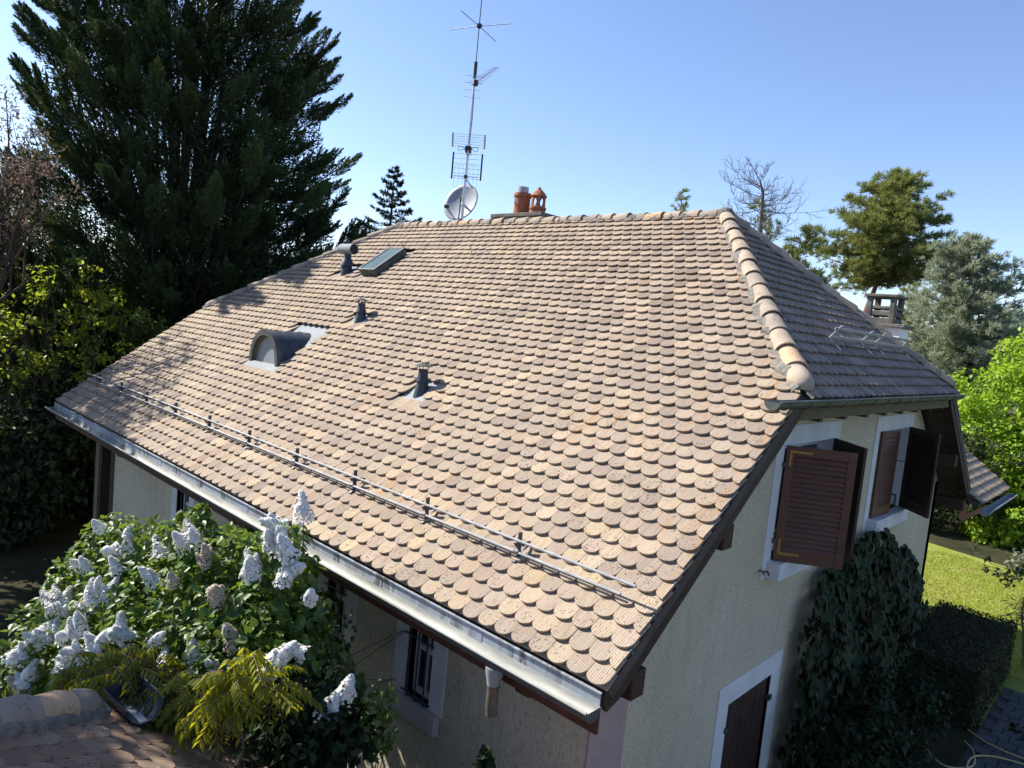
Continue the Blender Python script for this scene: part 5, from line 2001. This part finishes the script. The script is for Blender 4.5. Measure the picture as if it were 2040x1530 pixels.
def lilac():
    g = np.random.default_rng(91)
    rr = random.Random(91)
    t = thing('lilac_bush', 'large lilac bush full of white flower panicles between the two buildings', 'shrub', (-4.9, -1.05, GZ))
    # leafy blobs: pixel, depth and radius (m)
    blobs = [(230, 1090, 7.6, .42), (300, 1110, 7.3, .45), (385, 1075, 6.9, .34), (395, 1035, 6.9, .16), (420, 1130, 6.7, .42), (470, 1110, 6.5, .3), (540, 1090, 6.1, .24), (575, 1075, 6.0, .18),
             (590, 1140, 6.0, .22), (545, 1180, 6.1, .36), (480, 1200, 6.3, .4), (400, 1210, 6.5, .46), (320, 1200, 6.9, .5), (250, 1190, 7.2, .48), (180, 1150, 7.6, .4), (150, 1220, 7.5, .45),
             (220, 1260, 7.0, .5), (300, 1280, 6.6, .48), (390, 1290, 6.3, .45), (470, 1280, 6.1, .44), (540, 1260, 6.0, .4), (600, 1230, 6.0, .26), (610, 1300, 5.9, .34), (540, 1340, 5.8, .36),
             (90, 1270, 7.3, .42), (140, 1310, 7.0, .42), (60, 1330, 7.1, .34), (110, 1380, 6.8, .32), (650, 1340, 5.8, .26), (690, 1370, 5.8, .16), (200, 1340, 6.7, .4),
             (640, 1420, 5.8, .34), (580, 1420, 5.7, .36), (400, 1020, 6.9, .08), (350, 1150, 7.2, .5), (440, 1360, 6.0, .4)]
    C, O, wt = [], [], []
    for (px, py, d, r) in blobs:
        c = at(px, py, d)
        c[1] = min(c[1], YW - .12 - r * .5)
        m = int(300 * (r / .4) ** 2 + 25)
        dd = rand_dirs(m, g)
        p = c + dd * (r * g.uniform(.35, 1.05, (m, 1)) ** .6) * np.array([1, 1, .9])
        C.append(p)
        O.append(dd)
        wt.append(np.full(m, np.clip((px - 120) / 420, 0, 1)))
    for (x_, y_, z_, r) in ((-4.2, -.10, -.45, .42), (-4.9, -.12, -.55, .42), (-3.6, -.05, -.8, .32), (-5.5, -.15, -.8, .4)):  # extra leaf blobs hidden behind the bush, added to shade the front wall
        m = 330
        dd = rand_dirs(m, g)
        C.append(np.array([x_, y_, z_]) + dd * (r * g.uniform(.35, 1.05, (m, 1)) ** .6))
        O.append(dd)
        wt.append(np.full(m, .5))
    C, O, wt = np.concatenate(C), np.concatenate(O), np.concatenate(wt)
    ok = (C[:, 1] < YW - .05) & (C[:, 2] > GZ)
    C, O, wt = C[ok], O[ok], wt[ok]
    n = len(C)
    L = .088 * g.uniform(.65, 1.2, n)
    leaf_mesh('leaves', C, norm_rows(O * .7 + rand_dirs(n, g) * .7 + np.array([0, 0, -.35])), norm_rows(np.array([0, 0, 1.]) + O * .7 + rand_dirs(n, g) * .45),
              L, L * .72, np.clip(g.normal(.42, .26, n) , 0, 1), M['lf_lilac'], t, shape='heart', fold=.16, curl=.14)
    mb = MB()
    root = np.array([-4.7, -1.1, GZ])
    for (px, py, d, r) in blobs[::2]:
        c = at(px, py, d)
        c[1] = min(c[1], YW - .15)
        s0 = root + np.array([rr.uniform(-.5, .5), rr.uniform(-.3, .3), 0])
        taper(mb, wander(s0, c, 5, .03, rr), .03, .006, 5)
    for q in ((490, 1075), (605, 1040), (560, 1230)):
        c = at(*q, 6.1)
        taper(mb, wander(at(q[0] - 20, q[1] + 190, 6.2), c, 5, .02, rr), .012, .004, 5)
    mb.build('stems', M['twig'], t)
    ms = [panicle_mesh(k, M['lf_flower'], g) for k in range(4)]
    old = [panicle_mesh(9 + k, M['lf_flower_old'], g) for k in range(2)]
    fl = [(198, 1052, 7.3), (362, 1080, 6.6), (378, 1062, 6.7), (388, 1078, 6.6), (545, 1060, 5.9), (553, 1046, 5.9), (540, 1082, 5.9), (571, 1096, 5.8), (563, 1086, 5.85), (603, 1022, 5.9), (500, 1118, 6.0), (510, 1132, 6.0), (498, 1140, 6.0),
          (578, 1140, 5.8), (592, 1132, 5.8), (565, 1152, 5.85), (195, 1168, 6.9), (182, 1186, 6.9), (210, 1190, 6.9), (222, 1172, 6.9), (112, 1186, 7.1), (124, 1202, 7.1), (104, 1206, 7.1), (133, 1216, 7.1), (298, 1150, 6.6), (310, 1160, 6.6), (232, 1132, 7.0), (155, 1126, 7.3), (172, 1130, 7.3),
          (80, 1262, 7.0), (94, 1270, 7.0), (68, 1280, 7.0), (110, 1258, 7.0), (145, 1258, 6.7), (160, 1250, 6.7), (132, 1272, 6.7), (145, 1300, 6.5), (158, 1308, 6.5), (138, 1318, 6.5), (120, 1330, 6.5), (188, 1290, 6.4), (200, 1280, 6.4), (196, 1302, 6.4),
          (240, 1252, 6.3), (248, 1268, 6.3), (232, 1262, 6.3), (36, 1302, 7.0), (28, 1310, 7.0), (46, 1308, 7.0), (52, 1354, 6.8), (46, 1366, 6.8), (60, 1345, 6.8), (310, 1276, 6.1), (326, 1318, 6.0), (385, 1304, 6.0), (425, 1328, 5.9), (560, 1310, 5.6), (552, 1322, 5.6), (595, 1298, 5.6), (525, 1338, 5.6), (530, 1344, 5.6),
          (652, 1412, 5.55), (660, 1420, 5.55), (618, 1190, 5.7), (690, 1378, 5.6), (250, 1085, 7.2), (228, 1098, 7.2), (172, 1216, 6.9), (320, 1098, 6.8)]
    fo = [(345, 1160, 6.3), (435, 1190, 6.1), (428, 1180, 6.1), (415, 1105, 6.4), (465, 1275, 5.9), (408, 1122, 6.4), (45, 1372, 6.8)]
    for i, (px, py, d) in enumerate(fl + fo):
        me = (ms[i % 4] if i < len(fl) else old[i % 2])
        o = bpy.data.objects.new('flower_panicle', me)
        col.objects.link(o)
        o.parent = t
        o.matrix_parent_inverse = Matrix.Translation(-t.location)
        p = at(px, py, d - .12)
        dirv = Vector((rr.gauss(0, .5), rr.gauss(-.15, .5), rr.uniform(.4, 1.2))).normalized()
        sc = rr.uniform(.85, 1.35)
        o.matrix_basis = Matrix.Translation(Vector(p)) @ dirv.to_track_quat('Z', 'Y').to_matrix().to_4x4() @ Matrix.Rotation(rr.uniform(0, 6.28), 4, 'Z') @ Matrix.Scale(sc, 4)
lilac()

# ---------------------------------------------------------------- wisteria on the neighbouring roof edge
def pinnate(name, label, spots, per, seed, leafl=.085, cat='climber', mat='lf_wist', spread=.2):
    g = np.random.default_rng(seed)
    rr = random.Random(seed)
    c0 = np.mean([at(*s[:3]) for s in spots], 0)
    t = thing(name, label, cat, (c0[0], c0[1], GZ))
    C, Dr, Nr, Tn = [], [], [], []
    mb = MB()
    for (px, py, d, r, tn) in spots:
        c = at(px, py, d)
        for k in range(int(per * (r / .3) ** 2) + 3):
            p = c + rand_dirs(1, g)[0] * r * g.uniform(.1, 1) ** .5
            a = g.uniform(0, 6.28)
            ax = unit(np.array([math.cos(a), math.sin(a), g.uniform(-.9, .2)]))
            side = unit(np.cross(ax, (0, 0, 1)))
            Lr = g.uniform(.16, .30)
            pts = [p + ax * Lr * s_ + np.array([0, 0, -.12 * Lr * s_ * s_ * 3]) for s_ in (0, .33, .66, 1)]
            mb.tube(pts, .003, 4)
            for j in range(6):
                s_ = (j + 1) / 6.5
                q = p + ax * Lr * s_ + np.array([0, 0, -.36 * Lr * s_ * s_])
                for sg_ in (-1, 1):
                    dd = unit(side * sg_ * .8 + ax * .35 + np.array([0, 0, -.75]))
                    C.append(q + dd * leafl * .5)
                    Dr.append(dd)
                    Nr.append(unit(np.array([0, 0, .7]) + side * sg_ * .6 + rand_dirs(1, g)[0] * .3))
                    Tn.append(np.clip(g.normal(tn, .15), 0, 1))
    n = len(C)
    L = leafl * g.uniform(.7, 1.25, n)
    leaf_mesh('leaves', np.array(C), np.array(Dr), np.array(Nr), L, L * .40, np.array(Tn), M[mat], t, fold=.12, curl=.1)
    root = np.array([c0[0] - .9, c0[1] + .7, GZ])
    for s in spots[::4]:
        taper(mb, wander(root, at(*s[:3]), 5, .03, rr), .025, .006, 5)
    mb.build('stems', M['twig'], t)
    return t
pinnate('wisteria', 'olive green wisteria foliage spilling over the hip of the neighbouring roof', [(180, 1345, 5.6, .26, .35), (130, 1372, 5.6, .2, .4), (240, 1325, 5.6, .24, .4), (290, 1360, 5.5, .22, .25), (220, 1375, 5.5, .22, .25), (270, 1310, 5.7, .18, .4), (320, 1330, 5.7, .2, .2), (340, 1390, 5.5, .22, .15), (310, 1390, 5.5, .18, .15)], 46, 101)
pinnate('wisteria', 'sunlit yellow wisteria leaves hanging above the dark gutter gap', [(450, 1350, 5.0, .15, .9), (480, 1330, 5.0, .13, .95), (500, 1350, 4.95, .12, .95), (425, 1375, 5.0, .15, .7), (470, 1395, 4.95, .12, .8), (400, 1395, 5.1, .15, .5), (500, 1310, 5.1, .1, 1.), (535, 1360, 5.1, .12, .4), (435, 1405, 5.05, .12, .5), (370, 1375, 5.2, .16, .3), (560, 1370, 5.2, .1, .4)], 34, 102)
broad_tree('garden_shrub', 'dark leafy shrub in the gap below the sunlit wisteria', (-3.6, -.4, GZ), (-3.7, -.55, -2.0), (.9, .5, 1.0), 80, 40, (.10, .6), M['lf_ivy'], 103, 'shrub', .25, .03, tlo=-.2, thi=.8)
for k, (px, py, d, r, lab) in enumerate([(650, 1470, 5.55, .30, 'dark leafy shrub growing at the corner of the neighbouring gutter'), (590, 1440, 5.6, .28, 'dark shrub between the lilac and the neighbouring eaves'), (1790, 1430, 9.0, .55, 'dark rounded shrub at the foot of the wall climber'), (1740, 1530, 8.0, .5, 'low dark shrub below the wall climber')]):
    c_ = at(px, py, d)
    broad_tree('garden_shrub', lab, (c_[0], c_[1], GZ), c_, (r, r, r * 1.3), 46, 34, (.10, .6), M['lf_ivy'], 170 + k, 'shrub', .2, .02, tlo=-.1, thi=1.)
# leafy shoots against the front wall
def shoot(label, px, py, d, r, n, mat, seed, ln=.08):
    g = np.random.default_rng(seed)
    c = at(px, py, d)
    t = thing('climbing_rose', label, 'plant', (c[0], c[1], GZ))
    p = c + rand_dirs(n, g) * np.array([r * .55, r * .4, r]) * g.uniform(.2, 1, (n, 1)) ** .5
    p[:, 1] = np.minimum(p[:, 1], YW - .04)
    L = ln * g.uniform(.6, 1.2, n)
    leaf_mesh('leaves', p, norm_rows(rand_dirs(n, g) + np.array([0, 0, -.4])), norm_rows(rand_dirs(n, g) * .6 + np.array([0, -.3, 1.])), L, L * .7, tint_rand(n, 0, 1, g), M[mat], t, shape='heart', curl=.1)
    mb = MB()
    rr = random.Random(seed)
    for i in range(5):
        taper(mb, wander((c[0] + rr.uniform(-.1, .1), c[1] + .05, GZ), p[i], 5, .015, rr), .012, .003, 4)
    mb.build('stems', M['twig'], t)
shoot('small lit green rose shoots beside the barred window', 755, 1440, 5.5, .34, 190, 'lf_lilac', 111, .06)
shoot('dark rose leaves at the foot of the cream front wall', 965, 1520, 5.2, .14, 26, 'lf_ivy', 112, .11)
shoot('dark rose sprays left of the barred window', 690, 1260, 5.75, .2, 26, 'lf_ivy', 113, .06)
mb = MB()
w_ = thing('climber_wire', 'thin training wires stretched across the front wall to the barred window', 'wire', (-3.4, YW - .06, -1.0))
for a, b in (((805, 1255), (690, 1310)), ((805, 1258), (700, 1330)), ((790, 1350), (700, 1375)), ((790, 1355), (640, 1350))):
    MB().tube([pty(*a, YW - .05), pty(*b, YW - .05)], .004, 4).build('wire', M['steel_dark'], w_)

# ---------------------------------------------------------------- climber on the gable wall
def climber():
    g = np.random.default_rng(121)
    t = thing('wall_climber', 'dense dark green large-leaved climber covering the lower gable wall', 'climber', (XW, 7.0, GZ))
    top = [(4.35, -2.9), (4.40, -2.0), (4.50, -1.2), (4.62, -.55), (4.80, -.30), (5.6, -.22), (6.35, .00), (6.9, -.02), (7.4, -.20), (8.2, -.45), (8.9, -.72), (9.5, -1.05), (10.2, -1.5), (10.75, -2.1), (10.85, -3.2)]
    tz = lambda y: np.interp(y, [p[0] for p in top[3:]], [p[1] for p in top[3:]])
    C, Nr, Dr = [], [], []
    while len(C) < 4200:
        y, z = g.uniform(4.3, 10.95), g.uniform(GZ, .05)
        ymin = np.interp(z, [-2.9, -2.0, -1.2, -.55, -.3], [4.30, 4.38, 4.48, 4.62, 4.8])
        if y < ymin or z > tz(max(y, 4.62)):
            continue
        bulge = .16 + .30 * math.exp(-((y - 6.8) / 2.2) ** 2) * (1 + .35 * math.sin(y * 2.1 + z * 1.7)) * min(1, max(.2, (tz(max(y, 4.62)) - z) * 1.5)) + .10 * math.sin(y * 5 + 1) * math.sin(z * 4.3)
        x = XW + .03 + max(.04, bulge) * g.uniform(.55, 1.0)
        C.append((x, y, z))
        Nr.append(unit(np.array([.9, -.1, .55]) + rand_dirs(1, g)[0] * .38))
        Dr.append(unit(np.array([.35, 0, -1.]) + rand_dirs(1, g)[0] * .45))
    n = len(C)
    L = .15 * g.uniform(.6, 1.2, n)
    leaf_mesh('leaves', np.array(C), np.array(Dr), np.array(Nr), L, L * .86, tint_rand(n, 0, 1, g), M['lf_ivy'], t, shape='heart', fold=.10, curl=.12)
    mb = MB()
    rr = random.Random(5)
    for i in range(14):
        y1 = rr.uniform(4.8, 10.4)
        taper(mb, wander((XW + .05, 5.5 + i * .33, GZ), (XW + .05, y1, tz(max(y1, 4.7)) - .1), 6, .02, rr), .03, .006, 5)
    mb.build('stems', M['twig'], t)
    c = at(1742, 1462, 8.3)
    n = 9
    P = c + rand_dirs(n, g) * .07
    leaf_mesh('young_leaves', P, norm_rows(rand_dirs(n, g) + np.array([.3, 0, -.4])), norm_rows(rand_dirs(n, g) * .4 + np.array([.6, 0, .7])), np.full(n, .10), np.full(n, .07), np.full(n, .7), M['lf_bright'], t, shape='heart')
climber()

# ---------------------------------------------------------------- clipped hedge
def hedge():
    g = np.random.default_rng(131)
    x0, x1, y0, y1, z1 = -.36, .92, 9.1, 12.3, -2.30
    t = thing('hedge', 'clipped box hedge with a flat top beside the paved path', 'hedge', ((x0 + x1) / 2, (y0 + y1) / 2, GZ))
    MB().box(x0 + .06, x1 - .06, y0 + .06, y1 - .06, GZ, z1 - .07).build('inner_twigs', M['under'], t)
    n = 16000
    P = np.stack([g.uniform(x0, x1, n), g.uniform(y0, y1, n), g.uniform(GZ, z1, n)], 1)
    f = g.choice(4, n, p=[.46, .24, .26, .04])
    d = g.uniform(-.02, .07, n)
    Nn = np.zeros((n, 3))
    P[f == 0, 2] = z1 - d[f == 0]; Nn[f == 0] = (0, 0, 1)
    P[f == 1, 0] = x1 - d[f == 1]; Nn[f == 1] = (1, 0, 0)
    P[f == 2, 1] = y0 + d[f == 2]; Nn[f == 2] = (0, -1, 0)
    P[f == 3, 1] = y1 - d[f == 3]; Nn[f == 3] = (0, 1, 0)
    L = .05 * g.uniform(.6, 1.3, n)
    leaf_mesh('leaves', P, norm_rows(rand_dirs(n, g) + Nn * .7), norm_rows(Nn + rand_dirs(n, g) * .8), L, L * .55, tint_rand(n, 0, 1, g), M['lf_hedge'], t)
hedge()

# right-hand foliage reaching into view
def sprig(name, label, px, py, d, r, n, mat, seed, ln, shape='heart', wr=.6, droop=-.3):
    g = np.random.default_rng(seed)
    rr = random.Random(seed)
    c = at(px, py, d)
    foot = c + cR * .9
    t = thing(name, label, 'shrub', (foot[0], foot[1], GZ))
    C = []
    mb = MB()
    stem = np.array([foot[0], foot[1], GZ])
    top = c + cR * .5
    taper(mb, wander(stem, top, 6, .02, rr), .03, .012, 6)
    for i in range(max(4, n // 14)):
        e = c + rand_dirs(1, g)[0] * np.array([r, r, r * .8]) * g.uniform(.3, 1)
        pts = wander(top + np.array([0, 0, rr.uniform(-.4, .1)]), e, 4, .05, rr)
        taper(mb, pts, .008, .003, 4)
        for k in range(14):
            s_ = g.uniform(.35, 1)
            j = min(int(s_ * 4), 3)
            C.append(pts[j] + (pts[j + 1] - pts[j]) * (s_ * 4 - j) + rand_dirs(1, g)[0] * ln * .6)
    C = np.array(C)
    n = len(C)
    L = ln * g.uniform(.7, 1.2, n)
    leaf_mesh('leaves', C, norm_rows(rand_dirs(n, g) - cR * .5 + np.array([0, 0, droop])), norm_rows(np.array([0, 0, 1.]) + rand_dirs(n, g) * .5), L, L * wr, tint_rand(n, 0, 1, g), M[mat], t, shape=shape, curl=.1)
    mb.build('stems', M['twig'], t)
sprig('garden_shrub', 'green shrub with oval leaves over the paved path', 2052, 1330, 7.2, .26, 70, 'lf_lilac', 141, .10, 'heart', .55)
sprig('garden_shrub', 'dark low shrub spreading over the end of the paved path', 2040, 1450, 8.6, .32, 90, 'lf_ivy', 142, .11, 'heart', .5)
sprig('young_conifer', 'dark spiky young conifer at the border of the sunlit lawn', 2035, 1225, 10.5, .42, 260, 'lf_spruce', 143, .13, 'diamond', .12, .2)
sprig('garden_shrub', 'dark leafy branch reaching over the sunlit lawn', 1985, 1128, 13.5, .62, 150, 'lf_dark', 144, .13, 'diamond', .5)
sprig('garden_shrub', 'blue-green bush in front of the lime tree', 2050, 1110, 14.5, .55, 260, 'lf_cedar', 145, .13, 'diamond', .5)

# grass tufts on the lawn
def grass():
    g = np.random.default_rng(151)
    n = 46000
    x, y = g.uniform(-3.4, 3.2, n), g.uniform(12.0, 21.5, n)
    ok = (y < 20.6 + .2 * np.sin(x * 3)) & (np.abs(g.normal(0, 1, n)) < 3)
    x, y = x[ok], y[ok]
    n = len(x)
    L = .055 * g.uniform(.5, 1.4, n)
    P = np.stack([x, y, GZ + L * .45], 1)
    d = norm_rows(np.array([0, 0, 1.]) + rand_dirs(n, g) * .7)
    o = leaf_mesh('grass', P, d, norm_rows(rand_dirs(n, g)), L, L * .3, tint_rand(n, 0, 1, g), M['lf_grass'], None)
    o['kind'] = 'stuff'
    o['label'] = 'short yellow-green mown grass of the sunlit lawn'
    o['category'] = 'grass'
grass()

# hose on the path
hz = GZ + .055
hp_ = [ptz(*q, hz) for q in ((1843, 1487), (1858, 1508), (1880, 1524), (1905, 1530), (1935, 1527), (1942, 1512), (1936, 1492), (1921, 1476))]
def smooth_pts(p, k=6):
    out = []
    for i in range(len(p) - 1):
        a, b, c, d = p[max(i - 1, 0)], p[i], p[i + 1], p[min(i + 2, len(p) - 1)]
        for j in range(k):
            t = j / k
            out.append(.5 * ((2 * b) + (c - a) * t + (2 * a - 5 * b + 4 * c - d) * t * t + (3 * b - a - 3 * c + d) * t ** 3))
    out.append(p[-1])
    return out
hose = MB()
hose.tube(smooth_pts(hp_), .013, 6)
hose.tube(smooth_pts([ptz(*q, hz + .006) for q in ((1924, 1535), (1930, 1516), (1945, 1506), (1985, 1508), (2045, 1524))]), .013, 6)
hose.tube(smooth_pts([ptz(*q, hz) for q in ((1928, 1453), (1960, 1476), (2000, 1496), (2045, 1514))]), .013, 6)
tag(hose.build('garden_hose', M['hose'], smooth=True), 'pale yellow garden hose coiled loosely on the shaded path', 'hose')

# leaf litter along the neighbouring roof edge
g_ = np.random.default_rng(161)
n_ = 420
aa, vv = g_.normal(ARAKE + .12, .14, n_), g_.uniform(.1, 1.5, n_)
aa = np.clip(aa, ARAKE + .01, 1)
P_ = np.array([npt(a, v, .055) for a, v in zip(aa, vv)]) + g_.normal(0, .008, (n_, 3))
lit = leaf_mesh('leaf_litter', P_, rand_dirs(n_, g_), norm_rows(np.array([0, .5, 1.]) + rand_dirs(n_, g_) * .5), .045 * g_.uniform(.5, 1.3, n_), .02, tint_rand(n_, 0, 1, g_), M['lf_pink'], None)
lit['kind'] = 'stuff'
lit['label'] = 'dry brown leaf litter lying along the neighbouring roof edge'
lit['category'] = 'leaf litter'
bpy.context.view_layer.update()

# repeats of a kind share a group
GROUPS = {'pine_tree': 'pines standing behind the house', 'cedar_tree': 'grey-blue conifers beyond the gable', 'spring_tree': 'lime green trees at the edge of the lawn',
          'sapling': 'yellow-green saplings before the cypress', 'shade_shrub': 'dark shrubs in the shaded garden', 'garden_shrub': 'garden shrubs close to the house',
          'shade_tree': 'leafy garden trees west of the house', 'snow_guard': 'snow guards on the roof', 'wisteria': 'wisteria on the neighbouring roof', 'climbing_rose': 'rose shoots on the front wall'}
for o in col.objects:
    if o.parent is None:
        k_ = o.name.split('.')[0]
        if k_ in GROUPS:
            o['group'] = GROUPS[k_]
